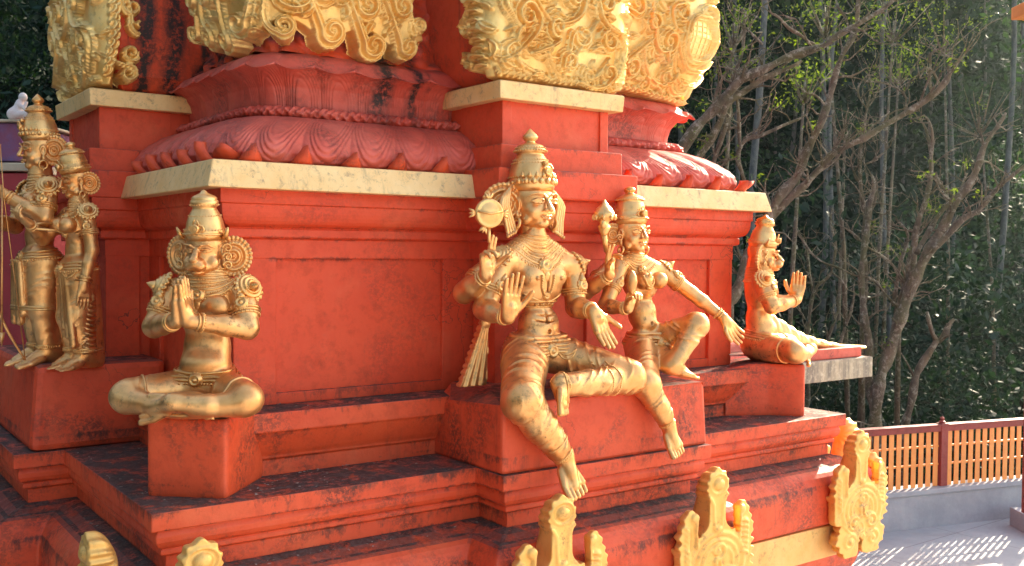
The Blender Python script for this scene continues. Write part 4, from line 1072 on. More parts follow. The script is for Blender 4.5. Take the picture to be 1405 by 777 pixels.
    # pleated sash end standing at the hip
    a = A(664, 447, 4.42); b = A(655, 530, 4.40); G = Field(np.minimum(a, b)-.14, np.maximum(a, b)+.14, .005)
    def fn(x, y, z):
        t = np.clip((a[2]-z)/(a[2]-b[2]), -.1, 1.05); cx = a[0]+(b[0]-a[0])*t-.02*t; w = .022+.062*t
        u = (x-cx)/w; tooth = .008*np.abs(np.sin(z*95))*(u < -.5)
        return np.maximum(np.maximum(np.abs(x-cx)-w-tooth, np.abs(y-a[1])-.022-.007*np.cos(u*11)), np.maximum(z-a[2]-.02, b[2]-z))*.7
    G.put(fn, np.minimum(a, b)-.12, np.maximum(a, b)+.12, 0); G.ell(a+(0, -.01, .02), (.032, .028, .032), .01); V, Fc = G.mesh(); mesh_np('sash', V, Fc, GOLD, r0)
    # discus held on two fingers
    mb = MB(); c = A(671, 293, 4.22); M = np.array(Vector((-.25, -1, .05)).to_track_quat('Z', 'Y').to_matrix())
    mb.lathe([(.001, .020), (.05, .018), (.058, .012), (.066, .016), (.074, .014), (.078, 0), (.074, -.014), (.05, -.018), (.001, -.02)], c, 28, M)
    mb.tube([c+M @ np.array([-.066, .01, .022]), c+M @ np.array([0, -.004, .028]), c+M @ np.array([.066, .01, .022])], .007, 6)
    for q, l in ((R(180), .035), (R(0), .028), (R(90), .03), (R(250), .03)):
        d_ = M @ np.array([math.cos(q), math.sin(q), 0]); e_ = M @ np.array([-math.sin(q), math.cos(q), 0])
        for sg in (-1, 0, 1): mb.tube([c+d_*.074, c+d_*.09+e_*.012*sg, c+d_*(.092+l*.5)+e_*.022*sg], [.010, .009, .003], 6)
    mb.tube([c-np.array([0, 0, .075]), c-np.array([-.002, .0, .15])], .009, 6); mb.build('discus', GOLD_JEWEL, r0, smooth=True)
    shift(r0); return r0
seated_god()

def seated_goddess():
    r0 = thing('seated_goddess_statue', 'smaller gilded seated goddess statue resting her long arm over a raised knee', 'statue', (4.05, 4.35, 2.75))
    A = lambda x, y, Y: at(x, y, Y=Y)
    F = Field((3.55, 3.68, 2.36), (4.72, 4.62, 3.62), H1)
    ch = A(879, 388, 4.36); ws = A(881, 430, 4.36); pv = A(884, 470, 4.37); nk = A(870, 352, 4.37); shl, shr = A(850, 364, 4.37), A(907, 372, 4.35)
    F.ell(pv, (.125, .11, .09), .03); F.ell(ws, (.090, .078, .10), .03); F.ell(ws+(0, -.03, -.06), (.075, .06, .05), .03); F.ell(ch, (.124, .086, .112), .03)
    F.cone(shl, shr, .046, .046, .03); F.cone(nk+(0, .01, .09), nk+(0, .01, -.05), .040, .055, .025)
    for x in (-1, 1):
        F.ell(ch+(x*.060+.008, -.085, .015), (.052, .052, .050), .010)
        F.cone(nk, (shl if x < 0 else shr), .04, .036, .03)
    F.ell(ws+(0, -.09, -.055), (.009, .02, .009), .006, 'cut')
    kn, an = A(886, 527, 4.03), A(913, 575, 3.99); hp = pv+np.array([-.06, -.03, -.02])
    F.cone(hp, kn, .098, .080, .035, fold=(6, .005, .6, (1, 0, .4))); F.ell(kn, (.078, .075, .078), .03)
    F.cone(kn, kn+(an-kn)*.9, .074, .055, .02, fold=(7, .007, .9, (1, .3, 0))); F.ell(kn+(an-kn)*.92, (.056, .052, .024), .01); F.cone(kn+(an-kn)*.9, an+(an-kn)*.12, .034, .032, .012)
    foot(F, an+(an-kn)*.20, (.12, -.7, -.85), (.0, -.6, .8), .205, side=-1)
    k2, a2 = A(955, 446, 4.08), A(925, 500, 4.05); hp = pv+np.array([.07, -.03, -.0])
    F.cone(hp, k2, .098, .070, .035, fold=(5, .008, .8, (.3, .2, 1))); F.ell(k2, (.066, .066, .062), .03); F.cone(k2, a2, .066, .048, .03, fold=(4, .008, .8, (1, .3, .2)))
    F.cone(hp+np.array([.02, 0, -.03]), a2+np.array([0, .04, 0]), .075, .05, .04)
    F.ell(a2+(0, .02, -.015), (.07, .06, .045), .02)
    foot(F, a2+(.01, 0, -.015), (.95, -.15, -.12), (0, 0, 1), .19, side=1)
    arms = []
    def arm(sh, el, wr, hd, pn, th, size=.15, rr=(.047, .042, .039, .027), **kw):
        F.limb([sh, el+(sh-el)*.5, el], [rr[0], rr[1]+.004, rr[1]], .016); F.limb([el, el+(wr-el)*.35, wr], [rr[1], rr[2]+.002, rr[3]], .014)
        hand(F, wr, hd, pn, th, size, **kw); arms.append((sh, el, wr))
    arm(shl+(0, .05, 0), A(804, 400, 4.42), A(836, 378, 4.26), (.0, -.05, 1), (.35, -1, 0), -1, .185, rr=(.050, .047, .043, .029), curl=(.1, .15, .6, .7), tcurl=.8)
    arm(shl+(0, -.01, -.01), A(830, 420, 4.33), A(862, 424, 4.14), (.10, -.3, 1), (.1, -1, .2), -1, .17, curl=(.75, .8, .8, .8), tcurl=1.0)
    arm(shr, A(948, 402, 4.26), A(992, 436, 4.12), (.65, -.2, -.8), (.2, -.9, -.1), 1, .20, curl=(.10, .08, .1, .14), spread=.14)
    hc = A(868, 346, 4.365); T = place(hc, rx=R(-2), rz=R(5), sx=1.18); s = .205; hv = head(None, T, s, 'female')
    body_obj(F, [hv], r0)
    crown(T, s, 'short', r0)
    for x in (-1, 1): relief_disc(T, s, (x*.46, .26, .50), .30, .10, r0, 'hair_fan', 22, 3, (0, 0, R(34*x)), 1.1)
    earrings(T, s, r0, .10, .45, .06)
    for x in (-.47, .47):
        mb = MB(); spiral_cord(mb, T(np.array([x, -.02, .40])*s), (0.3 if x > 0 else -.3, -1, 0), .11*s, 1.5, .022*s)
        mb.build('ear_curl', GOLD, r0, smooth=True)
    necklace(F, nk+np.array([0, .01, 0]), r0, .085, .22, 8, .04, .145, .06, rt=.0048, up=-.03)
    belt(F, pv, r0, .145, .035, .02, .030)
    mb = MB(); P = F.ring(pv+np.array([0, 0, .06]), (0, 0, 1), .135, 40, (0, -1, 0), out=.003); mb.tube(P, .011, 8, closed=True); mb.build('waist_cloth', GOLD, r0, smooth=True)
    for i, (sh, el, wr) in enumerate(arms):
        armlet(F, sh, el, .55, r0, .08, .022, (.1, -1, .1) if i < 2 else (.15, -.8, .6), .028, bead=.005); bangle(F, el, wr, .88, r0, .06)
    epaulette(F, shr+np.array([.01, 0, 0]), (.65, -.3, .7), r0, .056); 
    mb = MB(); band(F, mb, kn+(an-kn)*1.12, an-kn, .08, .012, .005, 20, 2, .006, (0, -1, .3)); mb.build('anklet', GOLD_JEWEL, r0, smooth=True)
    # flower bud in the lower hand, conch on the raised hand
    mb = MB(); c = A(867, 392, 4.06); mb.lathe([(.006, -.05), (.014, -.04), (.024, -.01), (.028, .02), (.024, .05), (.012, .075), (.0, .085)], c, 12, wave=lambda q, z: .12*abs(math.sin(3*q))); mb.build('flower_bud', GOLD, r0, smooth=True)
    mb = MB(); c = A(829, 300, 4.20)
    mb.lathe([(.01, -.10), (.02, -.085), (.032, -.06), (.034, -.045), (.022, -.03), (.03, -.015), (.052, .0), (.062, .018), (.058, .034), (.05, .040), (.042, .055), (.026, .07), (.014, .085), (.006, .10), (0, .105)], c, 20, wave=lambda q, z: .07*math.sin(4*q+z*60))
    for k in range(8):
        q = 2*PI*k/8; mb.ball(c+np.array([.058*math.cos(q), .058*math.sin(q), .006]), .013, 6, (1, 1, 1.4))
    mb.ball(c+np.array([-.035, -.03, -.03]), .018, 8, (1, 1, 1.6)); mb.tube([c+np.array([0, 0, -.09]), A(832, 345, 4.24)], .015, 8)
    mb.build('lotus_conch', GOLD_JEWEL, r0, smooth=True)
    shift(r0); return r0
seated_goddess()

# ---------------------------------------------------------------- praying monkey statues (own frame, face -y)
def monkey():
    r0 = thing('praying_monkey_statue', 'gilded monkey-faced statue praying cross-legged on the left corner pedestal', 'statue', (0, 0, 0))
    F = Field((-.44, -.50, -.04), (.44, .28, .86), .0042)
    F.ell((0, .03, .12), (.155, .13, .13), .03); F.ell((0, .03, .29), (.112, .092, .15), .03); F.ell((0, .0, .22), (.115, .10, .085), .03)
    F.ell((0, .03, .47), (.150, .10, .13), .03); F.cone((-.14, .03, .565), (.14, .03, .565), .056, .056, .03); F.cone((0, .03, .70), (0, .03, .56), .088, .105, .04)
    for x in (-1, 1):
        F.ell((x*.072, -.055, .49), (.074, .046, .060), .015)
        F.cone((x*.09, .0, .10), (x*.27, -.18, .09), .095, .078, .03, fold=(3, .003, .3, (0, 1, 0))); F.ell((x*.285, -.20, .085), (.078, .078, .074), .02)
        F.cone((x*.27, -.22, .072), (x*.09, -.285, .060), .064, .044, .02)
    F.ell((0, -.12, .02), (.22, .17, .035), .02)
    F.ell((0, -.17, .075), (.09, .06, .04), .02)
    foot(F, (.0, -.335, .085), (-1, -.10, -.22), (-.1, -1, .15), .21, side=1); F.cone((.14, -.29, .07), (.0, -.335, .085), .050, .038, .02); foot(F, (.06, -.27, .05), (1, .0, -.1), (0, -1, .2), .13)
    F.ell((0, -.098, .31), (.010, .02, .010), .006, 'cut')
    arms = []
    for x in (-1, 1):
        sh, el, wr = np.array((x*.180, .03, .56)), np.array((x*.228, -.045, .395)), np.array((x*.036, -.228, .435))
        F.limb([sh, (sh+el)/2, el], [.060, .060, .052], .018); F.limb([el, el+(wr-el)*.4, wr], [.052, .048, .034], .018)
        hand(F, wr+np.array([-x*.014, 0, 0]), (-x*.07, -.10, 1), (-x, 0, 0), (1 if x < 0 else -1), .205, curl=(.0, .0, .0, .0), spread=.03, tcurl=.1); arms.append((sh, el, wr))
    hc = (0, .01, .640); T = place(hc, rx=R(5)); s = .205; hv = head(None, T, s, 'monkey')
    body_obj(F, [hv], r0)
    crown(T, s, 'monkey', r0)
    for x in (-1, 1): relief_disc(T, s, (x*.56, .16, .42), .38, .10, r0, 'ear_fan', 26, 3, (0, 0, R(20*x)), 1.2)
    for x in (-1, 1):
        mb = MB()
        P = [T(np.array(q)*s) for q in ((x*.44, -.02, .84), (x*.52, -.06, .98), (x*.56, -.08, 1.10))]; mb.tube(P, [.016, .012, .004], 6)
        for j in range(3): spiral_cord(mb, T(np.array([x*.52, -.05, .62-.2*j])*s), (x*.5, -1, 0), .11*s, 1.3, .026*s)
        mb.build('ear_ornament', GOLD_JEWEL, r0, smooth=True)
    necklace(F, (0, .035, .63), r0, .105, .165, 9, .045, .18, 0, up=-.03)
    belt(F, (0, .03, .14), r0, .17, .06, .035, .034, loops=False)
    for i, (sh, el, wr) in enumerate(arms):
        armlet(F, sh, el, .60, r0, .09, .026, (-.15 if i == 0 else .15, -1, .1), .034); bangle(F, el, wr, .86, r0)
    for x in (-1, 1): epaulette(F, (x*.180, .03, .56), (x*.72, -.45, .45), r0, .078)
    for x in (-1, 1): mb = MB(); band(F, mb, (x*.235, -.145, .09), (x*.8, -.6, 0), .115, .01, .007, 30, 1, 0, (0, 0, 1)); mb.build('hem', GOLD, r0, smooth=True)
    r0.location = (1.592, 4.655, 2.742); r0.rotation_euler = (0, 0, R(-43)); return r0
def copy_thing(r, loc, rz, label):
    c = r.copy(); COL.objects.link(c); c.location = loc; c.rotation_euler = (0, 0, rz); c['label'] = label
    for ch_ in r.children:
        d = ch_.copy(); COL.objects.link(d); d.parent = c
    return c
mk = monkey(); mk['group'] = 'praying statues on the corner pedestals'
copy_thing(mk, (5.655, 4.72, 2.742), R(43), 'gilded monkey-faced statue praying on the far right corner, seen in profile')

# ---------------------------------------------------------------- standing pair on the left (own frames, face -y, turned to -X)
def archer():
    r0 = thing('archer_statue', 'tall gilded standing statue at the left edge with high crown, holding a bow', 'statue', (0, 0, 0))
    F = Field((-.36, -.34, -.02), (.36, .26, 1.22), .0055)
    F.ell((0, .02, .62), (.13, .10, .10), .03); F.ell((0, .02, .76), (.095, .08, .12), .03); F.ell((0, .02, .94), (.14, .095, .13), .03); F.cone((-.13, .02, 1.03), (.13, .02, 1.03), .055, .055, .03); F.cone((0, .02, 1.16), (0, .02, 1.02), .058, .07, .025)
    for x in (-1, 1):
        hp, kn, an = np.array((x*.075, .02, .60)), np.array((x*.085, .0, .33)), np.array((x*.09, .03, .07))
        F.cone(hp, kn, .105, .078, .03, fold=(6, .005, .6, (1, .4, 0))); F.cone(kn, an, .072, .046, .02, fold=(2, .003, .5, (1, .4, 0)))
        foot(F, an+np.array([0, 0, .0]), (x*.08, -1, -.12), (0, 0, 1), .23)
        F.ell((x*.07, -.055, .965), (.062, .045, .05), .02)
    F.cone((0, .10, .55), (0, .12, .03), .10, .12, .04)
    for i in range(4): F.cone((.03-.035*i, -.10, .60), (.05-.05*i, -.09, .30-.05*(i % 2)), .02, .026, .008)
    arms = []
    # near arm raised to the bow, far arm forward with an arrow
    for sh, el, wr, hd in (((.17, .02, 1.03), (.22, -.02, .86), (.10, -.20, 1.00), (-.3, -.6, .5)), ((-.17, .02, 1.03), (-.20, -.06, .82), (-.06, -.25, .86), (.3, -.8, .1))):
        sh, el, wr = map(np.array, (sh, el, wr)); F.limb([sh, (sh+el)/2, el], [.056, .054, .046], .018); F.limb([el, el+(wr-el)*.4, wr], [.046, .044, .031], .018)
        hand(F, wr, hd, (0, .2, .9) if hd[2] < .3 else (-.6, .3, .6), 1, .17, curl=(.7, .75, .8, .8), tcurl=1.); arms.append((sh, el, wr))
    hc = (0, .02, 1.165); T = place(hc, rx=R(3)); s = .205; hv = head(None, T, s)
    body_obj(F, [hv], r0)
    crown(T, s, 'tall', r0)
    for x in (-1, 1): relief_disc(T, s, (x*.42, .30, .50), .36, .12, r0, 'hair_fan', 26, 3, (0, 0, R(60*x)), 1.2)
    earrings(T, s, r0, .12, .46, .08)
    necklace(F, (0, .03, 1.11), r0, .12, .26, 9, .05, .18, .10, up=-.03)
    belt(F, (0, .02, .62), r0, .18, .05, .03, .035)
    for i, (sh, el, wr) in enumerate(arms):
        armlet(F, sh, el, .6, r0, .09, .026, (.6 if i == 0 else -.6, -.6, 0), .034); bangle(F, el, wr, .86, r0)
    epaulette(F, (.17, .02, 1.03), (.8, -.3, .5), r0, .072); epaulette(F, (-.17, .02, 1.03), (-.8, -.3, .5), r0, .072)
    mb = MB()
    for z in (.34, .325): band(F, mb, (.085, .0, z), (0, 0, 1), .14, .01, .008, 26, 1, 0); band(F, mb, (-.085, .0, z), (0, 0, 1), .14, .01, .008, 26, 1, 0)
    for x in (-1, 1): band(F, mb, (x*.09, .03, .10), (0, 0, 1), .1, .016, .007, 22, 2, .008)
    mb.build('hem', GOLD_JEWEL, r0, smooth=True)
    # pleated side sash
    mb = MB()
    for i in range(12):
        z = .62-.025*i; mb.tube([(.12, .02, z+.01), (.145, -.01, z), (.15, .04, z-.02), (.13, .07, z-.025)], .012, 6)
    mb.build('sash', GOLD, r0, smooth=True)
    # bow with string, arrow
    mb = MB(); P = []
    for t in np.linspace(0, 1, 30):
        P.append(np.array([.16-.02*t, -.235-.11*math.sin(PI*t)*1.0+.13*t**3-.0, 1.28-1.25*t]))
    mb.tube(P, [.006+.007*math.sin(PI*i/29) for i in range(30)], 8)
    mb.tube([P[0], np.array([.13, -.21, .98]), P[-1]], .0035, 5)
    mb.build('bow', GOLD, r0, smooth=True)
    mb = MB(); mb.tube([(.12, -.215, 1.05), (.16, -.235, .20)], .006, 6); mb.tube([(.16, -.235, .20), (.162, -.236, .12)], [.018, .002], 6); mb.build('arrow', GOLD, r0, smooth=True)
    return r0
ar = archer(); ar.location = (1.16, 6.25, 2.845); ar.scale = (.965, .965, .955); ar.rotation_euler = (0, 0, R(-84))
def lady():
    r0 = thing('standing_lady_statue', 'slender gilded standing woman statue with hanging arm, beside the archer statue', 'statue', (0, 0, 0))
    F = Field((-.34, -.30, -.02), (.32, .26, 1.02), .005)
    F.ell((0, .02, .55), (.105, .09, .09), .03); F.ell((0, .02, .66), (.070, .062, .10), .03); F.ell((0, .02, .79), (.10, .075, .10), .03); F.cone((-.10, .02, .865), (.10, .02, .865), .042, .042, .03); F.cone((0, .02, .96), (0, .02, .85), .042, .055, .02)
    for x in (-1, 1):
        F.ell((x*.055, -.06, .80), (.048, .046, .046), .01)
        hp, kn, an = np.array((x*.055, .02, .53)), np.array((x*.055, -.01, .28)), np.array((x*.06, .03, .06))
        F.cone(hp, kn, .088, .062, .03, fold=(6, .005, .8, (1, .4, 0))); F.cone(kn, an, .060, .050, .02, fold=(5, .005, .8, (1, .4, 0))); F.ell(an+(0, 0, .02), (.056, .056, .02), .01)
        foot(F, an-np.array([0, 0, .01]), (x*.08, -1, -.12), (0, 0, 1), .20)
    F.cone((0, .07, .50), (0, .09, .03), .07, .08, .04)
    for i in range(3): F.cone((.05-.03*i, -.07, .53), (.10-.05*i, -.05, .12+.05*i), .014, .022, .008)
    arms = []
    for sh, el, wr, hd, pn, cu in (((.125, .02, .86), (.155, .03, .66), (.165, -.02, .47), (.02, -.05, -1), (-1, 0, 0), (.12,)*4), ((-.125, .02, .86), (-.12, -.12, .72), (-.04, -.22, .80), (0, -.7, .5), (0, .3, .8), (.5,)*4)):
        sh, el, wr = map(np.array, (sh, el, wr)); F.limb([sh, (sh+el)/2, el], [.042, .040, .036], .014); F.limb([el, el+(wr-el)*.4, wr], [.036, .034, .024], .014)
        hand(F, wr, hd, pn, 1, .15, curl=cu, spread=.08); arms.append((sh, el, wr))
    hc = (0, .02, .965); T = place(hc, rx=R(10)); s = .165; hv = head(None, T, s)
    body_obj(F, [hv], r0)
    crown(T, s, 'lady' if False else 'short', r0)
    for x in (-1, 1): relief_disc(T, s, (x*.38, .30, .42), .32, .12, r0, 'hair_fan', 22, 3, (0, 0, R(62*x)), 1.2)
    earrings(T, s, r0, .10, .45, .08)
    necklace(F, (0, .03, .925), r0, .085, .22, 8, .035, .135, .06, rt=.0048, up=-.03)
    belt(F, (0, .02, .55), r0, .15, .035, .02, .026)
    for i, (sh, el, wr) in enumerate(arms):
        armlet(F, sh, el, .5, r0, .08, .022, (.7 if i == 0 else -.7, -.6, 0), .026, bead=.005); bangle(F, el, wr, .88, r0)
    epaulette(F, (.125, .02, .865), (.8, -.3, .5), r0, .055)
    mb = MB()
    for x in (-1, 1): band(F, mb, (x*.06, .03, .085), (0, 0, 1), .1, .016, .007, 22, 2, .007)
    mb.build('anklet', GOLD_JEWEL, r0, smooth=True)
    mb = MB()
    for i in range(15):
        z = .50-.028*i; mb.tube([(.085, .03, z+.01), (.105, .0, z), (.11, .045, z-.02), (.09, .075, z-.02)], .010, 6)
    mb.build('sash', GOLD, r0, smooth=True)
    return r0
ld = lady(); ld.location = (1.30, 5.96, 2.85); ld.scale = (1, 1, .975); ld.rotation_euler = (0, 0, R(-78))
# ================================================================== ground, court, fence
def ground():
    m, nt, b = mat('forest_soil'); g = N(nt); P = g.pos(); n = g.noise(P, .6, 8, .7)
    g.l(g.mix(g.ramp(n, .35, .65), (.009, .009, .006), (.006, .010, .006)), b.inputs['Base Color']); b.inputs['Roughness'].default_value = 1; b.inputs['Specular IOR Level'].default_value = 0
    n_ = 110; xs = np.sign(np.linspace(-1, 1, n_))*np.abs(np.linspace(-1, 1, n_))**1.8*260; X, Y = np.meshgrid(xs+15, xs+15, indexing='ij')
    # signed distance past the court edge line, into the wooded slope
    d = hill_d(X, Y); Z = hill_z(X, Y)
    V = np.stack([X, Y, Z], -1).reshape(-1, 3); I = np.arange(n_*n_).reshape(n_, n_)
    F = np.stack([I[:-1, :-1], I[1:, :-1], I[1:, 1:], I[:-1, 1:]], -1).reshape(-1, 4)
    o = mesh_np('ground', V, F, m); tag(o, kind='structure'); return o
FDIR = unit((1.80, -.50, 0)); FNRM = np.array([-FDIR[1], FDIR[0], 0]); F0 = np.array([11.3, 7.30, 0])
def hill_d(x, y):
    a = (x-F0[0])*FNRM[0]+(y-F0[1])*FNRM[1]       # beyond the fence line
    b = -(x+14)                                     # and away on the left
    return np.maximum(a, b*.9)
def hill_z(x, y):
    d = hill_d(x, y); e = np.clip(d-1.5, 0, None)
    z = -0.05-1.2*np.clip(e/6, 0, 1)*np.clip(1-e/22, 0, 1)+np.clip(e-10, 0, 75)*.46
    z = z+np.clip(e/10, 0, 1)*(1.2*np.sin(x*.13+1)*np.cos(y*.11)+.5*np.sin(x*.37+y*.29))
    return np.where(d < 1.5, -.05, z)
ground()
conc = plain('pale_concrete', (.40, .39, .39), .75, (.31, .31, .32), 1.6, .4)
mb = MB()
c0 = F0-FDIR*30+FNRM*.3; c1 = F0+FDIR*40+FNRM*.3
V = [c0, c1, c1-FNRM*70+np.array([0, 0, 0]), c0-FNRM*70]
mb.V = [(v[0], v[1], 0.0) for v in V]; mb.F = [(3, 2, 1, 0)] if True else []
cf = mb.build('court_floor', conc); tag(cf, kind='structure')
if cf.data.polygons[0].normal.z < 0: cf.data.flip_normals()
_m, _nt, _b = conc, conc.node_tree, conc.node_tree.nodes['Principled BSDF']; _g = N(_nt); _src = _b.inputs['Base Color'].links[0].from_socket
_bk = _g.n('ShaderNodeTexBrick', Scale=1.0); _bk.inputs['Mortar Size'].default_value = .006; _bk.inputs['Brick Width'].default_value = 1.7; _bk.inputs['Row Height'].default_value = 1.7; _bk.offset = 0; _g.l(_g.pos(), _bk.inputs['Vector'])
_st = _g.math('MULTIPLY', _g.ramp(_g.noise(_g.pos(), .9, 8, .75, .5), .52, .68), .5); _c = _g.mix(_st, _src, (.22, .19, .17)); _c = _g.mix(_g.math('MULTIPLY', _bk.outputs['Fac'], .7), _c, (.12, .10, .09)); _g.l(_c, _b.inputs['Base Color'])
cwall = plain('concrete_wall', (.36, .35, .36), .8, (.26, .26, .28), 2.2, .5)
F_RED = red_paint('fence_red_paint', (.24, .035, .028), (.30, .05, .04), top=.2, grime=.3, streak=.2)
F_OR = plain('fence_orange_paint', (.82, .30, .07), .5, (.72, .24, .055), 6, .2)
def fence():
    t = thing('fence', 'orange slatted fence with dark red posts and rail on a low concrete wall', 'fence', F0)
    zt = FZ0
    mb = MB(); a = -FDIR*7; b = FDIR*9
    def seg(mb, s0, s1, y0, y1, z0, z1):
        c = FDIR*(s0+s1)/2+FNRM*(y0+y1)/2+np.array([0, 0, (z0+z1)/2]); mb.obox(c, FDIR*(s1-s0)/2, FNRM*(y1-y0)/2, np.array([0, 0, (z1-z0)/2]))
    seg(mb, -7, 9, 0, .22, -.3, zt-.07); seg(mb, -7, 9, -.03, .25, zt-.068, zt)
    mb.build('low_wall', cwall, t, bevel=.01)
    mb = MB(); seg(mb, -7, 9, .06, .15, FZ1-.075, FZ1); seg(mb, -7, 9, .045, .165, FZ1+.001, FZ1+.018); mb.build('top_rail', F_RED, t, bevel=.006)
    for hz in (.36, .66):
        mb = MB(); z = FZ0+(FZ1-FZ0)*hz; seg(mb, -7, 9, .095, .125, z-.012, z+.012); mb.build('cross_rail', F_OR, t)
    x = PSTART
    posts = []
    while x < 9:
        mb = MB(); seg(mb, x-.055, x+.055, .05, .16, zt+.001, FZ1+.03); q = FDIR*x+FNRM*.105
        mb.lathe([(.04, 0), (.045, .02), (.02, .03), (.028, .05), (.03, .065), (.0, .09)], (q[0], q[1], FZ1+.03), 10)
        mb.build('post', F_RED, t, bevel=.006); posts.append(x); x += PSTEP
    x = PSTART-PSTEP*0
    for p_ in posts:
        mb = MB(); n = NSL
        for i in range(n):
            s = p_+.055+(PSTEP-.11)*(i+.5)/n; w = SLW/2
            seg(mb, s-w, s+w, .085, .094 if i % 2 else .092, zt+.003, FZ1-.076)
        mb.build('slat_panel', F_OR, t)
    return t
FZ0, FZ1 = .50, 1.29
PSTART, PSTEP, NSL, SLW = PS0-1.78*4, 1.78, 14, .074
fence()
# corner steps and post of a pavilion on the right edge
pv = thing('pavilion', 'dark red pavilion post and orange eave corner at the right edge above concrete steps', 'pavilion', at(1401, 700, Z=.35))
pb = np.array(pv.location)
q = at(1400, 735, D=12.4); 
def local(mb, base): mb.V = [(v[0]-base[0], v[1]-base[1], v[2]-base[2]) for v in mb.V]
fl2 = unit((CF[0], CF[1], 0)); hr2 = unit((CR[0], CR[1], 0))
c = at(1418, 742, Z=0); mb = MB(); cc = c+hr2*.95+fl2*.35; mb.obox((cc[0], cc[1], .12), hr2*.9, fl2*.35, (0, 0, .12)); cc = c+hr2*1.1+fl2*.45; mb.obox((cc[0], cc[1], .252), hr2*.88, fl2*.28, (0, 0, .012)); local(mb, pb); mb.build('step', cwall, pv, bevel=.01)
c = at(1406, 706, Z=.36); mb = MB(); mb.obox((c[0]+.05, c[1]-.02, .36+2.35), hr2*.06, fl2*.06, (0, 0, 2.34)); local(mb, pb); mb.build('post', F_RED, pv, bevel=.006)
c = at(1387, 24, D=12.3); mb = MB(); cc = c+hr2*1.5-fl2*.9; mb.obox((cc[0], cc[1], c[2]+.04), hr2*1.5, fl2*.9, (0, 0, .075)); cc = cc+hr2*.06; mb.obox((cc[0], cc[1], c[2]-.045), hr2*1.45, fl2*.85, (0, 0, .009)); cc = cc+hr2*.2; mb.obox((cc[0], cc[1], c[2]+.20), hr2*1.5, fl2*.8, (0, 0, .083)); local(mb, pb); mb.build('eave', F_OR, pv, bevel=.01)
# small side shrine with a canopy behind the tower
mb0 = thing('side_shrine', 'red shrine canopy with streaked pale edge slab behind the right praying statue', 'shrine', (7.6, 7.0, 0))
def lbox(name, mt, a, b, base=(7.6, 7.0, 0), bevel=.01, par=None):
    m_ = MB(); m_.box([a[i]-base[i] for i in range(3)], [b[i]-base[i] for i in range(3)]); return m_.build(name, mt, par or mb0, bevel=bevel)
def wslab():
    m, nt, b = mat('streaked_pale_slab'); g = N(nt); n = g.noise(g.pos((7, 7, .8)), 1.2, 7, .75); n2 = g.noise(g.pos(), 14, 6, .7)
    col = g.mix(g.ramp(n, .38, .62), (.42, .33, .22), (.16, .13, .10)); col = g.mix(g.ramp(n2, .5, .7), col, (.55, .45, .32)); g.l(col, b.inputs['Base Color']); b.inputs['Roughness'].default_value = .85; return m
lbox('shrine_wall', RED_WALL, (6.75, 6.62, 0), (8.15, 7.5, 2.17)); lbox('edge_slab', wslab(), (6.7, 6.5, 2.165), (9.62, 8.1, 2.385)); lbox('canopy_top', RED_LOTUS, (6.75, 6.56, 2.388), (9.50, 7.9, 2.50))
# scaled gold strip lying along the canopy
pts = [at(1056, 428, Y=6.75), at(1078, 442, Y=6.72), at(1096, 455, Y=6.70), at(1118, 464, Y=6.68), at(1142, 471, Y=6.66), at(1165, 476, Y=6.64), at(1190, 480, Y=6.62)]
FS = Field(np.min(pts, 0)-(.35, .3, .7), np.max(pts, 0)+(.2, .4, .2), .012)
for i in range(36):
    u_ = i/35*6; k_ = min(5, int(u_)); p = pts[k_]*(1-(u_-k_))+pts[k_+1]*(u_-k_); zz = (p[2]+2.49)/2; w_ = .19-.02*u_; tt = .5+.5*math.sin(i*1.6)
    FS.ell((p[0], p[1]+.08, zz), (.06+.012*tt, w_*(.8+.2*tt), max(.02, (p[2]-2.49)/2+.02*tt)), .012)
V, Fc = FS.mesh(); mesh_np('petal_strip', V-np.array([7.6, 7.0, 0]), Fc, GOLD_RELIEF, mb0)
# neighbouring shrine at the left edge, with a white figure on top
sh_red = plain('crimson_paint', (.42, .03, .035), .6, (.34, .025, .03), 3, .3); sh_blue = plain('blue_mauve_paint', (.17, .10, .24), .6, (.30, .05, .08), 2.5, .3); cream = plain('cream_paint', (.62, .48, .33), .6)
base = at(-30, 640, D=9.0); ls = thing('neighbour_shrine', 'crimson shrine with cream bands and blue-mauve top at the left edge', 'shrine', (base[0], base[1], 0))
def dbox(name, mt, x0, y0, x1, y1, dep, D=9.0):
    a = at(x0, y0, D=D); b = at(x1, y1, D=D); c = (a+b)/2; fl_ = unit((CF[0], CF[1], 0)); hr = unit((CR[0], CR[1], 0))
    m_ = MB(); w = abs((b-a)@hr)/2; h_ = abs(a[2]-b[2])/2; cc = c+fl_*dep/2; m_.obox(cc-np.array([base[0], base[1], 0]), hr*w, fl_*dep/2, (0, 0, h_)); return m_.build(name, mt, ls, bevel=.01)
dbox('wall', sh_red, -160, 236, 34, 505, 1.2); dbox('lower_wall', sh_red, -170, 514, 36, 900, 1.4, 8.9)
dbox('cream_band', cream, -165, 222, 40, 235, 1.3, 8.9); dbox('cream_band', cream, -165, 504, 42, 513, 1.4, 8.8); dbox('painted_top', sh_blue, -160, 168, 30, 221.5, 1.2); dbox('top_slab', cream, -165, 162, 36, 167.5, 1.3, 8.95)
dbox('cornice', sh_red, -163, 236.5, 37, 262, 1.25, 8.93); dbox('cornice', sh_red, -163, 290, 36, 300, 1.25, 8.93)

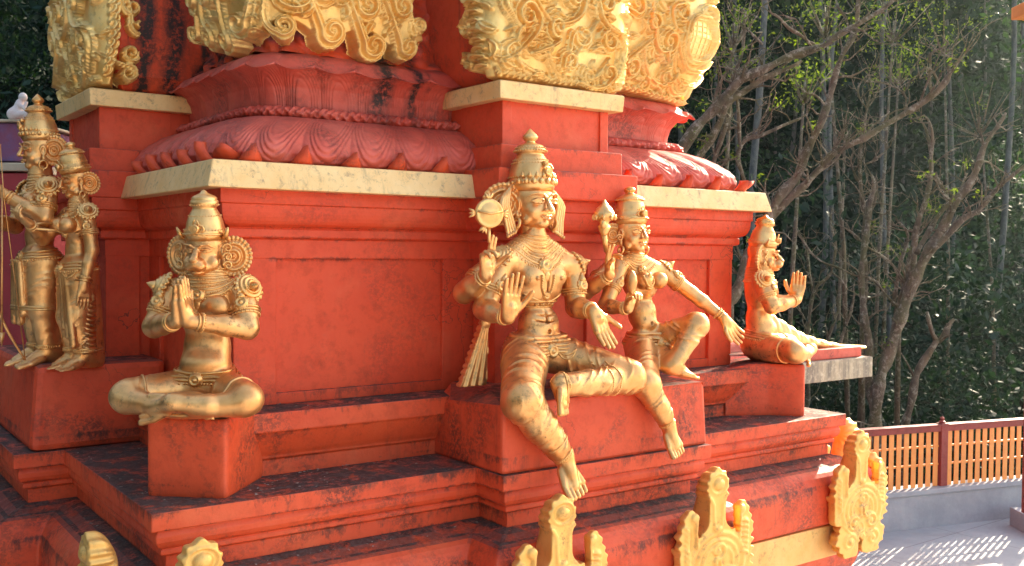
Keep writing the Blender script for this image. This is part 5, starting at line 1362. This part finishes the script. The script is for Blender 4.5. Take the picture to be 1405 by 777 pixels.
# seated white figure on the neighbouring shrine
wf = thing('seated_figure', 'small white and pink seated figurine on top of the shrine at the left edge', 'figurine', at(28, 165, D=9.0)); wb = np.array(wf.location); G = Field((-.22, -.2, -.03), (.22, .2, .30), .007); hh = unit((CR[0], CR[1], 0))
q = lambda x, z, y=0: hh*x+fl2*y+np.array([0, 0, z])
G.ell(q(-.03, .05), (.085, .07, .07), .02); G.cone(q(-.03, .05), q(.0, .15), .055, .04, .02); G.ell(q(.025, .205), (.038, .036, .042), .012); G.cone(q(.0, .15), q(.025, .19), .025, .022, .01); G.cone(q(.0, .14, -.03), q(.06, .10, -.05), .02, .016, .01); G.cone(q(.06, .10, -.05), q(.075, .15, -.04), .016, .014, .008); G.cone(q(-.02, .04, -.04), q(.08, .05, -.05), .032, .026, .012); G.cone(q(.08, .05, -.05), q(.085, -.01, -.05), .026, .02, .01)
V, Fc = G.mesh(); mesh_np('body', V, Fc, plain('figurine_white', (.78, .72, .66), .5, (.70, .45, .40), 9), wf)
# ------------------------------------------------------------------ light
w = bpy.data.worlds.new('World'); SC.world = w; w.use_nodes = True; nt = w.node_tree; bg = nt.nodes['Background']
sky = nt.nodes.new('ShaderNodeTexSky'); sky.sky_type = 'NISHITA'; sky.sun_disc = False
SUN_EL, SUN_AZ = R(25.5), math.atan2(SUNV[0], SUNV[1])   # azimuth clockwise from +Y
sky.sun_elevation = SUN_EL; sky.sun_rotation = SUN_AZ; sky.air_density = 1.0; sky.dust_density = 1.5
nt.links.new(sky.outputs[0], bg.inputs[0]); bg.inputs[1].default_value = SKY_STR
sd = bpy.data.lights.new('sun', 'SUN'); so = bpy.data.objects.new('sun', sd); COL.objects.link(so)
sd.energy = SUN_STR; sd.angle = R(.6); sd.color = (1, .93, .82)
v = Vector((math.sin(SUN_AZ)*math.cos(SUN_EL), math.cos(SUN_AZ)*math.cos(SUN_EL), math.sin(SUN_EL)))
so.rotation_euler = v.to_track_quat('Z', 'Y').to_euler()
SC.view_settings.view_transform = 'Standard'; SC.view_settings.look = 'None'; SC.view_settings.exposure = EXPO; SC.view_settings.gamma = 1
SC.view_settings.use_white_balance = True; SC.view_settings.white_balance_temperature = WB; SC.view_settings.white_balance_tint = 10
cy = SC.cycles; cy.max_bounces = 7; cy.diffuse_bounces = 4; cy.glossy_bounces = 3; cy.transmission_bounces = 3; cy.use_denoising = True; cy.sample_clamp_indirect = 6
# ================================================================== trees and undergrowth
def leaf_mat(name, c1, c2, trans=.35):
    m, nt, b = mat(name); g = N(nt); n = g.noise(g.pos(), 1.3, 4, .7); n2 = g.noise(g.pos(), 9, 3, .7)
    col = g.mix(g.ramp(n, .35, .65), c1, c2); col = g.mix(g.math('MULTIPLY', g.ramp(n2, .5, .8), .5), col, tuple(min(1, x*1.9) for x in c2)); g.l(col, b.inputs['Base Color'])
    b.inputs['Roughness'].default_value = .7; b.inputs['Specular IOR Level'].default_value = .12
    tr = nt.nodes.new('ShaderNodeBsdfTranslucent'); mx = nt.nodes.new('ShaderNodeMixShader'); mx.inputs[0].default_value = trans
    hs = nt.nodes.new('ShaderNodeMix'); hs.data_type = 'RGBA'; hs.blend_type = 'MULTIPLY'; hs.inputs[0].default_value = 1; g.l(col, hs.inputs[6]); hs.inputs[7].default_value = (1.6, 1.7, .6, 1); g.l(hs.outputs[2], tr.inputs[0])
    out = nt.nodes['Material Output']; g.l(b.outputs[0], mx.inputs[1]); g.l(tr.outputs[0], mx.inputs[2]); g.l(mx.outputs[0], out.inputs[0]); return m
LEAF_D = leaf_mat('dark_leaves', (.007, .020, .016), (.015, .037, .025), .15)
LEAF_M = leaf_mat('green_leaves', (.012, .033, .019), (.026, .060, .030), .25)
LEAF_Y = leaf_mat('young_leaves', (.07, .115, .018), (.12, .17, .035), .45)
def bark_mat(name, c1, c2, moss, lich):
    m, nt, b = mat(name); g = N(nt); P = g.pos((1, 1, .5)); n = g.noise(P, 5, 7, .7, .5); n2 = g.noise(g.pos(), 11, 6, .75, .6); n3 = g.noise(g.pos(), 2.2, 5, .6)
    col = g.mix(g.ramp(n, .35, .62), c1, c2); col = g.mix(g.math('MULTIPLY', g.ramp(n3, .45, .6), moss), col, (.06, .075, .015)); col = g.mix(g.math('MULTIPLY', g.ramp(n2, .52, .62), lich), col, (.38, .35, .28))
    g.l(col, b.inputs['Base Color']); b.inputs['Roughness'].default_value = .9; g.bump(g.noise(P, 16, 7, .8), b, .9, .04); return m
BARK = bark_mat('lichened_bark', (.045, .032, .022), (.16, .12, .08), .5, .55)
BARK_P = bark_mat('pale_smooth_bark', (.04, .045, .045), (.10, .105, .10), .1, .1)
def leaves(name, C, n_each, spread, size, mt, parent=None, seed=1, flat=.75):
    g = np.random.default_rng(seed); C = np.asarray(C, float); n = len(C)*n_each
    sp = np.repeat(np.asarray(spread, float)*np.ones(len(C)), n_each)
    d = g.normal(size=(n, 3)); d /= np.linalg.norm(d, axis=1)[:, None]; rr = g.random(n)**(1/2.2)
    P = np.repeat(C, n_each, 0)+d*(rr*sp)[:, None]*np.array([1, 1, flat])
    a = g.normal(size=(n, 3)); a /= np.linalg.norm(a, axis=1)[:, None]; b_ = np.cross(a, g.normal(size=(n, 3))); b_ /= np.linalg.norm(b_, axis=1)[:, None]
    s = (size*g.uniform(.6, 1.5, n))[:, None]; w = .42
    V = np.stack([P-a*s*.5, P+b_*s*w*.5+a*s*.05, P+a*s*.5, P-b_*s*w*.5+a*s*.05], 1).reshape(-1, 3)
    return mesh_np(name, V-(0 if parent is None else np.array(parent.location)), np.arange(4*n).reshape(-1, 4), mt, parent, smooth=False)
GN = FNRM
# --- undergrowth that covers the slope: one mass
g = np.random.default_rng(5)
def slope_points(n, s0, s1, d0, d1, h0, h1, pw=1.0):
    s = g.uniform(s0, s1, n); d = d0+(d1-d0)*g.random(n)**pw; P = F0+np.outer(s, FDIR)+np.outer(d, FNRM); z = hill_z(P[:, 0], P[:, 1])+h0+(h1-h0)*g.random(n)**1.6
    P[:, 2] = z; return P
P = slope_points(1100, -18, 24, 4.5, 42, -.3, 5.0, 1.3)
tag(leaves('undergrowth', P, 190, g.uniform(.6, 1.7, len(P)), .18, LEAF_D, seed=3), kind='stuff')
P = slope_points(620, -18, 26, 11, 50, 1.5, 13.0, .9)
tag(leaves('woodland_foliage', P, 130, g.uniform(.6, 1.7, len(P)), .19, LEAF_M, seed=4), kind='stuff')
P = slope_points(700, -14, 22, 3.6, 11, -.8, 2.6, 1.0)
tag(leaves('fence_thicket', P, 170, g.uniform(.5, 1.2, len(P)), .105, LEAF_D, seed=14), kind='stuff')
# far wooded mass above, and on the left
P = slope_points(900, -40, 70, 30, 75, 0, 14)
tag(leaves('distant_woodland', P, 130, g.uniform(1.5, 3.4, len(P)), .45, LEAF_D, seed=6), kind='stuff')
n = 900; x = -3.6-22*g.random(n)**1.5; y = g.uniform(-16, 44, n); z = hill_z(x, y)+15*g.random(n)**.9
x = x-np.clip(3-z, 0, 3)*1.2
tag(leaves('left_shading_woodland', np.stack([x, y, z], 1), 120, g.uniform(.9, 2.2, n), .26, LEAF_D, seed=8), kind='stuff')  # unseen trees set close to block sky from the tower's left faces
# wood behind, between the tower and the left slope
n = 380; x = g.uniform(-12, 12, n); y = g.uniform(21, 34, n); z = -1+15*g.random(n)
tag(leaves('back_woodland', np.stack([x, y, z], 1), 150, g.uniform(.8, 2.0, n), .22, LEAF_D, seed=9), kind='stuff')
# unseen trees on the right, added between slope and sun to shade the slope
n = 900; s_ = g.uniform(10, 36, n); d_ = .65*s_+5.4+14*g.random(n); P = F0+np.outer(s_, FDIR)+np.outer(d_, FNRM); P[:, 2] = 1+17*g.random(n)
tag(leaves('right_shading_woodland', P, 130, g.uniform(1.2, 2.4, n), .34, LEAF_D, seed=12), kind='stuff')
P = slope_points(760, -16, 24, 8, 40, 12, 21); _s = (P-F0) @ FDIR; _d = (P-F0) @ FNRM; P = P[_d > np.maximum(9, .65*_s+6.5)]; tag(leaves('high_shading_canopy', P, 110, g.uniform(1.2, 2.6, len(P)), .34, LEAF_M, seed=13), kind='stuff')  # unseen crowns above the view, added to keep sun and sky off the slope
# --- tall pale trunks
def tall_tree(px, D, wpx, label, lean=0, seed=0, hgt=22, base=None):
    rg = random.Random(seed+17)
    if base is None:
        q = at(px, 330, D=D); x, y = q[0], q[1]
    else: x, y = base
    z0 = float(hill_z(np.array(x), np.array(y)))-.3; r_ = wpx*.42*D/FPX
    t = thing('tall_tree', label, 'tree', (x, y, z0), 0, 'tall pale trees on the wooded slope')
    P = []; ra = []
    for i in range(14):
        f_ = i/13; P.append((lean*f_*f_*hgt*.2+.22*math.sin(f_*8+seed*1.7)+rg.uniform(-.04, .04), .2*math.cos(f_*6+seed*2), f_*hgt)); ra.append(r_*(1.25-.75*f_) if i else r_*1.7)
    mb = MB(); mb.tube(P, ra, 10); mb.build('trunk', BARK_P, t, smooth=True)
    mb = MB(); C = []
    for i in range(9):
        f_ = .45+.5*rg.random(); k = f_*13; a = int(min(12, k)); p = np.array(P[a]); q = rg.uniform(0, 2*PI); L_ = rg.uniform(1.2, 3.0); e = p+np.array([math.cos(q)*L_, math.sin(q)*L_, L_*.7])
        mb.tube([p, (p+e)/2+np.array([0, 0, -.2]), e], [r_*.3, r_*.2, .02], 5); C += [e, (p+e)/2+np.array([0, 0, .4])]
    mb.build('limbs', BARK_P, t, smooth=True)
    C = np.array(C)+np.array(t.location); leaves('crown', C, 60, 1.3, .26, LEAF_M, t, seed=seed+40); return t
LAB = ['pale upright trunk seen just right of the gold scrollwork', 'thick pale trunk standing behind the mossy diagonal limb', 'thin straight trunk above the temple cornice corner', 'pale trunk leaning slightly, behind the forked bare tree', 'slim trunk in the middle of the dark slope']
TR = [(972, 30, 5, 0), (1008, 27, 6, .05), (1043, 22, 12, .08), (1086, 31, 6, .05), (1118, 27, 8, .1), (1146, 24, 7, .3), (1172, 34, 5, 0), (1198, 30, 6, -.1), (1210, 24, 7, .45), (1248, 33, 5, .2), (1268, 36, 4, 0), (1298, 31, 6, 0), (1322, 37, 5, .1), (1376, 27, 9, -.12), (1398, 36, 6, 0), (1062, 37, 4, 0), (1230, 40, 4, 0), (1345, 40, 4, -.1), (1450, 28, 9, 0), (1500, 33, 8, 0), (930, 34, 7, 0)]
DESC = ['thin pale trunk by the edge of the gold scrollwork', 'slender grey trunk left of the thickest pale trunk', 'thick pale trunk crossing behind the mossy diagonal branch', 'slim trunk just right of the thick pale trunk', 'grey trunk rising behind the two crossing bare limbs', 'leaning grey trunk between the crossing bare limbs', 'faint distant trunk above the praying statue on the right', 'grey trunk left of the twiggy white branches', 'strongly leaning pale trunk behind the twiggy white branches', 'slightly leaning thin trunk in the middle of the slope', 'faintest thin trunk high in the middle of the slope', 'upright trunk behind the tip of the long rising limb', 'thin trunk right of the tip of the long rising limb', 'thick grey trunk near the right edge below the eave', 'trunk at the very right edge of the picture', 'very thin far trunk behind the mossy branch', 'very thin far trunk between the twiggy branches', 'very thin far trunk left of the thick grey right trunk', 'tall pale tree beyond the right edge', 'pale tree standing farther beyond the right edge', 'grey trunk mostly hidden behind the gold scrollwork']
for i, (px, D, wp, ln) in enumerate(TR): tall_tree(px, D, wp, DESC[i], ln, i, 20+(i*7) % 6)
# --- bare gnarled trees, traced limb by limb
def bare_tree(label, base_px, D, limbs, twigs=40, seed=1, leafy=0, name='bare_tree', tw=.9, group=None):
    rg = random.Random(seed); q = at(*base_px, D=D); t = thing(name, label, 'tree', (q[0], q[1], float(hill_z(np.array(q[0]), np.array(q[1])))), 0, group); base = np.array(t.location)
    mbt = MB(); first = True; allp = []
    mbb = MB()
    for li, (dd, pts) in enumerate(limbs):
        P = []; ra = []
        dD = dd if isinstance(dd, (tuple, list)) else (dd, dd)
        m_ = len(pts)
        for i, (x, y, w_) in enumerate(pts):
            f_ = i/max(1, m_-1); De = D+dD[0]+(dD[1]-dD[0])*f_; P.append(at(x, y, D=De)); ra.append(w_*.39*De/FPX)
        # resample with gnarl
        Q = []; rq = []
        for i in range(len(P)-1):
            n_ = max(2, int(np.linalg.norm(P[i+1]-P[i])/.10))
            for j in range(n_):
                f_ = j/n_; p0 = P[max(0, i-1)]; p1, p2 = P[i], P[i+1]; p3 = P[min(len(P)-1, i+2)]
                c = .5*((2*p1)+(p2-p0)*f_+(2*p0-5*p1+4*p2-p3)*f_**2+(3*p1-p0-3*p2+p3)*f_**3); rr = ra[i]+(ra[i+1]-ra[i])*f_
                s_ = len(Q)*.55+li; c = c+np.array([math.sin(s_*1.3), math.cos(s_*1.1), math.sin(s_*1.7+1)])*min(.022, rr*.5)
                Q.append(c); rq.append(rr*(1+.16*math.sin(s_*2.3)+.10*rg.uniform(-1, 1)))
        Q.append(P[-1]); rq.append(ra[-1]*.7)
        if first: Q.insert(0, Q[0]+np.array([0, 0, -2.2])+.0); rq.insert(0, rq[0]*1.35)
        mb_ = mbt if li < 1 else mbb
        mb_.tube([p-base for p in Q], rq, 9 if rq[0] > .04 else 6); first = False
        allp += [(Q[i], rq[i], Q[min(len(Q)-1, i+1)]-Q[i]) for i in range(2, len(Q))]
    mbt.build('trunk', BARK, t, smooth=True); mbb.build('limbs', BARK, t, smooth=True)
    mbw = MB(); C = []
    for k in range(twigs):
        p, r0_, d = allp[rg.randrange(len(allp))]
        if r0_ > .11 and rg.random() < .7: continue
        d = unit(d+1e-6); v = unit(np.array([rg.uniform(-1, 1), rg.uniform(-1, 1), rg.uniform(-.5, 1.1)])+d*.5); L_ = tw*rg.uniform(.15, .65); r1 = max(.009, min(r0_*.45, .018))
        pts = [p]; c = p.copy(); nseg = rg.randint(4, 7)
        for s_ in range(nseg):
            v = unit(v+np.array([rg.uniform(-.55, .55) for _ in range(3)])+np.array([0, 0, .08])); c = c+v*L_/nseg; pts.append(c)
        mbw.tube([x-base for x in pts], [r1*(1-.75*i/nseg) for i in range(nseg+1)], 5)
        for s_ in range(rg.randint(1, 3)):
            j = rg.randrange(1, nseg+1); c2 = pts[j]; v2 = unit(v+np.array([rg.uniform(-1, 1) for _ in range(3)])); r1 = max(r1, .006); pp = [c2, c2+v2*L_*.16, c2+unit(v2+np.array([rg.uniform(-.5, .5), 0, .4]))*L_*.34]; mbw.tube([x-base for x in pp], [r1*.5, r1*.35, r1*.15], 4)
        C.append(pts[-1])
    if mbw.V: mbw.build('twigs', BARK, t, smooth=True)
    if leafy and C:
        C = [C[i] for i in range(min(leafy, len(C)))]; leaves('sprouting_leaves', C, 14, .15, .055, LEAF_Y, t, seed=seed+3)
    return t
bare_tree('many-stemmed bare tree with a pale forked trunk rising right beside the fence', (1208, 590), 15.0, [
 (0, [(1202, 600, 24), (1200, 560, 22), (1212, 510, 20), (1225, 470, 20), (1240, 420, 20), (1258, 380, 22), (1270, 350, 19), (1290, 318, 15), (1310, 285, 14), (1328, 250, 14), (1345, 225, 11), (1355, 195, 9), (1368, 172, 7), (1380, 155, 5)]),
 ((-.1, -.5), [(1275, 345, 13), (1298, 322, 11), (1320, 303, 10), (1342, 290, 9), (1362, 265, 8), (1385, 245, 6), (1406, 226, 5), (1425, 205, 3)]),
 ((.1, .6), [(1196, 560, 14), (1192, 500, 16), (1192, 470, 15), (1186, 440, 14), (1183, 400, 11), (1184, 350, 10), (1188, 320, 12), (1195, 280, 12), (1200, 262, 7), (1196, 240, 5)]),
 ((.1, .3), [(1225, 470, 13), (1232, 430, 12), (1240, 400, 11), (1252, 365, 10), (1256, 330, 10), (1265, 290, 9), (1275, 250, 8), (1278, 215, 6), (1281, 190, 6), (1276, 170, 4), (1268, 158, 3)]),
 ((0, .4), [(1258, 350, 10), (1270, 325, 9), (1285, 300, 9), (1300, 282, 8), (1315, 265, 7), (1322, 250, 4), (1327, 238, 3)]),
 ((.2, .5), [(1226, 420, 7), (1232, 380, 7), (1238, 350, 7), (1246, 325, 6), (1240, 312, 4), (1228, 300, 3)]),
 ((.1, .7), [(1232, 420, 5), (1218, 408, 4), (1205, 392, 4), (1190, 380, 3), (1172, 378, 4), (1150, 368, 4), (1135, 362, 4), (1118, 352, 4), (1105, 338, 4), (1094, 320, 3)]),
 ((.1, .7), [(1240, 385, 5), (1228, 368, 4), (1212, 352, 4), (1192, 340, 4), (1175, 325, 4), (1160, 313, 3), (1145, 308, 2)]),
 ((.0, -.2), [(1312, 283, 5), (1300, 272, 4), (1290, 262, 3), (1284, 248, 3), (1282, 238, 2)])], 110, 3, 10, tw=1.15)
bare_tree('short cut-back tree stump with two stubby arms beside the fence post', (1243, 590), 15.6, [
 (0, [(1242, 600, 15), (1243, 575, 14), (1252, 540, 13), (1262, 505, 13), (1278, 480, 13), (1286, 468, 12)]),
 (0, [(1284, 468, 9), (1279, 458, 8), (1275, 445, 7), (1272, 428, 6)]), (0, [(1286, 468, 9), (1296, 457, 9), (1303, 447, 9), (1309, 438, 8)]), ((0, -.3), [(1290, 468, 5), (1298, 463, 4), (1306, 459, 2)]), (0, [(1254, 518, 3), (1246, 500, 3), (1235, 482, 2)])], 0, 4, name='tree_stump')
bare_tree('large gnarled bare tree with two thick limbs crossing above the cornice corner', (1040, 330), 13.2, [
 (0, [(1000, 420, 24), (1030, 350, 22), (1055, 300, 21), (1075, 262, 18), (1095, 238, 15), (1110, 205, 15), (1125, 170, 14), (1135, 140, 12), (1147, 105, 11), (1158, 75, 10), (1170, 45, 9), (1177, 15, 8), (1182, -30, 6)]),
 ((0, -.6), [(1058, 296, 17), (1085, 268, 13), (1105, 256, 12), (1120, 238, 12), (1140, 212, 12), (1158, 205, 10), (1185, 190, 11), (1210, 172, 10), (1240, 158, 10), (1262, 145, 10), (1280, 130, 11), (1296, 112, 10), (1303, 100, 7), (1318, 82, 3), (1332, 62, 2)]),
 ((.2, -.5), [(925, 215, 22), (950, 185, 20), (975, 155, 19), (1000, 128, 18), (1025, 105, 17), (1050, 92, 15), (1075, 82, 14), (1105, 72, 14), (1130, 62, 11), (1150, 48, 11), (1172, 37, 9), (1195, 22, 8), (1225, 3, 7), (1245, -15, 5)]),
 ((.2, 0), [(935, 245, 16), (955, 225, 14), (972, 195, 13), (990, 165, 12), (1000, 140, 12), (1030, 118, 11), (1062, 103, 9), (1100, 84, 6)]),
 ((.1, .3), [(1022, 250, 8), (1017, 232, 9), (1012, 215, 9), (1017, 200, 9), (1030, 190, 8), (1050, 182, 7), (1075, 172, 6), (1095, 165, 4), (1108, 156, 3)]),
 ((.1, .2), [(1016, 205, 7), (1014, 180, 6), (1013, 155, 7), (1010, 125, 5), (1012, 100, 5), (1028, 85, 6), (1042, 80, 4), (1046, 92, 4)]),
 ((0, -.2), [(1127, 62, 6), (1110, 58, 5), (1096, 48, 6), (1082, 38, 5), (1070, 25, 5), (1058, 18, 4)]),
 ((0, .2), [(1165, 42, 5), (1160, 25, 5), (1150, 10, 4), (1146, -5, 4)]), ((0, .2), [(1046, 62, 4), (1030, 45, 4), (1015, 30, 3)]),
 ((.1, .3), [(975, 160, 5), (985, 120, 5), (1000, 95, 4), (1005, 70, 4), (1022, 45, 4), (1040, 20, 3)]),
 ((.3, .4), [(960, 270, 12), (975, 240, 10), (985, 205, 9), (995, 170, 8), (1002, 140, 6), (1012, 90, 6), (1020, 55, 5), (1022, 20, 4)]),
 ((0, -.1), [(1280, 130, 6), (1276, 112, 6), (1277, 90, 6), (1276, 75, 5), (1288, 68, 4), (1302, 60, 3), (1292, 50, 2)]), ((0, -.1), [(1290, 118, 5), (1282, 100, 4), (1270, 92, 3), (1262, 108, 3)]), ((0, .1), [(1240, 158, 4), (1243, 135, 3), (1230, 122, 3), (1205, 112, 3), (1185, 112, 2)])], 190, 7, 30, tw=1.3)
bare_tree('twiggy whitish dead tree in the middle of the slope', (1188, 330), 16.5, [
 (0, [(1186, 420, 10), (1186, 340, 10), (1188, 300, 10), (1182, 270, 7), (1180, 240, 7), (1181, 210, 7), (1184, 185, 6), (1187, 160, 5), (1192, 140, 4), (1196, 120, 3)]),
 (0, [(1190, 290, 8), (1198, 280, 7), (1202, 262, 5), (1203, 252, 4)]), (0, [(1184, 225, 4), (1196, 222, 4), (1208, 214, 4), (1217, 205, 3), (1216, 195, 2), (1205, 192, 2)]), (0, [(1182, 255, 5), (1172, 238, 4), (1168, 220, 4), (1172, 205, 3)]), (0, [(1190, 150, 3), (1180, 135, 3), (1178, 118, 3), (1190, 104, 2), (1200, 105, 2)]), (0, [(1188, 150, 3), (1200, 135, 2), (1208, 112, 2)])], 75, 9, 6, tw=1.3)
bare_tree('slim crooked dead tree standing between the twiggy tree and the forked tree', (1262, 330), 16.0, [
 (0, [(1235, 420, 8), (1250, 350, 8), (1262, 300, 8), (1270, 275, 8), (1276, 250, 8), (1279, 225, 7), (1276, 200, 6), (1270, 178, 4), (1262, 165, 3), (1255, 155, 2)]),
 (0, [(1280, 225, 3), (1292, 215, 3), (1305, 207, 3), (1316, 203, 2)]), (0, [(1283, 235, 5), (1288, 250, 5), (1298, 262, 4), (1310, 270, 3)])], 35, 10, 5, tw=.9)
bare_tree('low crooked whitish branching tree behind the praying statue on the right', (1112, 460), 17.0, [
 (0, [(1108, 560, 9), (1108, 480, 8), (1110, 440, 7), (1115, 405, 6), (1122, 392, 6), (1136, 382, 5), (1142, 370, 4), (1146, 340, 5), (1143, 325, 5), (1140, 305, 4), (1142, 285, 3)]),
 (0, [(1115, 400, 5), (1110, 375, 5), (1108, 350, 5), (1106, 335, 4), (1098, 322, 3)]), (0, [(1118, 500, 9), (1135, 470, 7), (1145, 440, 5), (1150, 425, 4)]), (0, [(1150, 480, 6), (1160, 450, 6), (1168, 425, 5), (1172, 405, 3)]), (0, [(1142, 375, 4), (1155, 385, 4), (1163, 398, 3)])], 45, 12, 0, tw=1.1)
# leafy sunlit sprays between the trunks
def spray(px, py, D, n, sp, label, seed, mt=None, size=.075):
    C = [at(px+random.Random(seed+i).uniform(-1, 1)*sp, py+random.Random(seed*3+i).uniform(-1, 1)*sp*.8, D=D+random.Random(seed*5+i).uniform(-1, 1)) for i in range(n)]
    t = thing('leafy_sapling', label, 'tree', (C[0][0], C[0][1], float(hill_z(np.array(C[0][0]), np.array(C[0][1])))), 0, 'leafy saplings among the trunks'); b = np.array(t.location)
    mb = MB(); c = np.mean(C, 0); mb.tube([np.zeros(3), (c-b)*np.array([.3, .3, .5]), c-b], [.05, .04, .02], 6)
    for q in C: mb.tube([(c-b)*.9+(q-b)*.1-np.array([0, 0, .4]), q-b], [.018, .006], 4)
    mb.build('stem', BARK, t, smooth=True); leaves('foliage', C, 24, .45, size*.8, mt or LEAF_Y, t, seed=seed)
for a in [(1110, 110, 16, 14, 34, 'sunlit sapling glinting between the two crossing limbs', 1), (1135, 20, 17, 16, 45, 'bright leafy sapling top at the upper edge above the crossing limbs', 2), (1235, 25, 19, 16, 55, 'hazy sunlit sapling left of the middle of the top edge', 3), (1010, 30, 15, 12, 36, 'leafy sapling beside the gold scrollwork', 4), (1300, 40, 21, 14, 50, 'hazy sunlit sapling right of the long limb tip', 5), (1340, 160, 22, 22, 65, 'broad green sapling in the haze at right', 6), (1165, 160, 20, 10, 30, 'small sapling beside the twiggy white tree', 7), (1240, 90, 20, 12, 45, 'thin sapling behind the twiggy branches', 8)]:
    spray(*a, mt=LEAF_M if a[6] in (6, 7) else LEAF_Y)

# ------------------------------------------------------------------ hazy air between the trees
hm = bpy.data.materials.new('haze_air'); hm.use_nodes = True; nt = hm.node_tree; nt.nodes.clear()
out = nt.nodes.new('ShaderNodeOutputMaterial'); pv_ = nt.nodes.new('ShaderNodeVolumePrincipled'); pv_.inputs['Density'].default_value = HAZE; pv_.inputs['Color'].default_value = (.80, .94, 1.0, 1); pv_.inputs['Anisotropy'].default_value = .6
nt.links.new(pv_.outputs[0], out.inputs['Volume'])
zmin = min(v.co.z for v in bpy.data.objects['ground'].data.vertices)-1
zmax = 110
mb = MB(); mb.box((-270, -270, zmin), (300, 300, zmax)); hz = mb.build('haze', hm); tag(hz, kind='stuff')
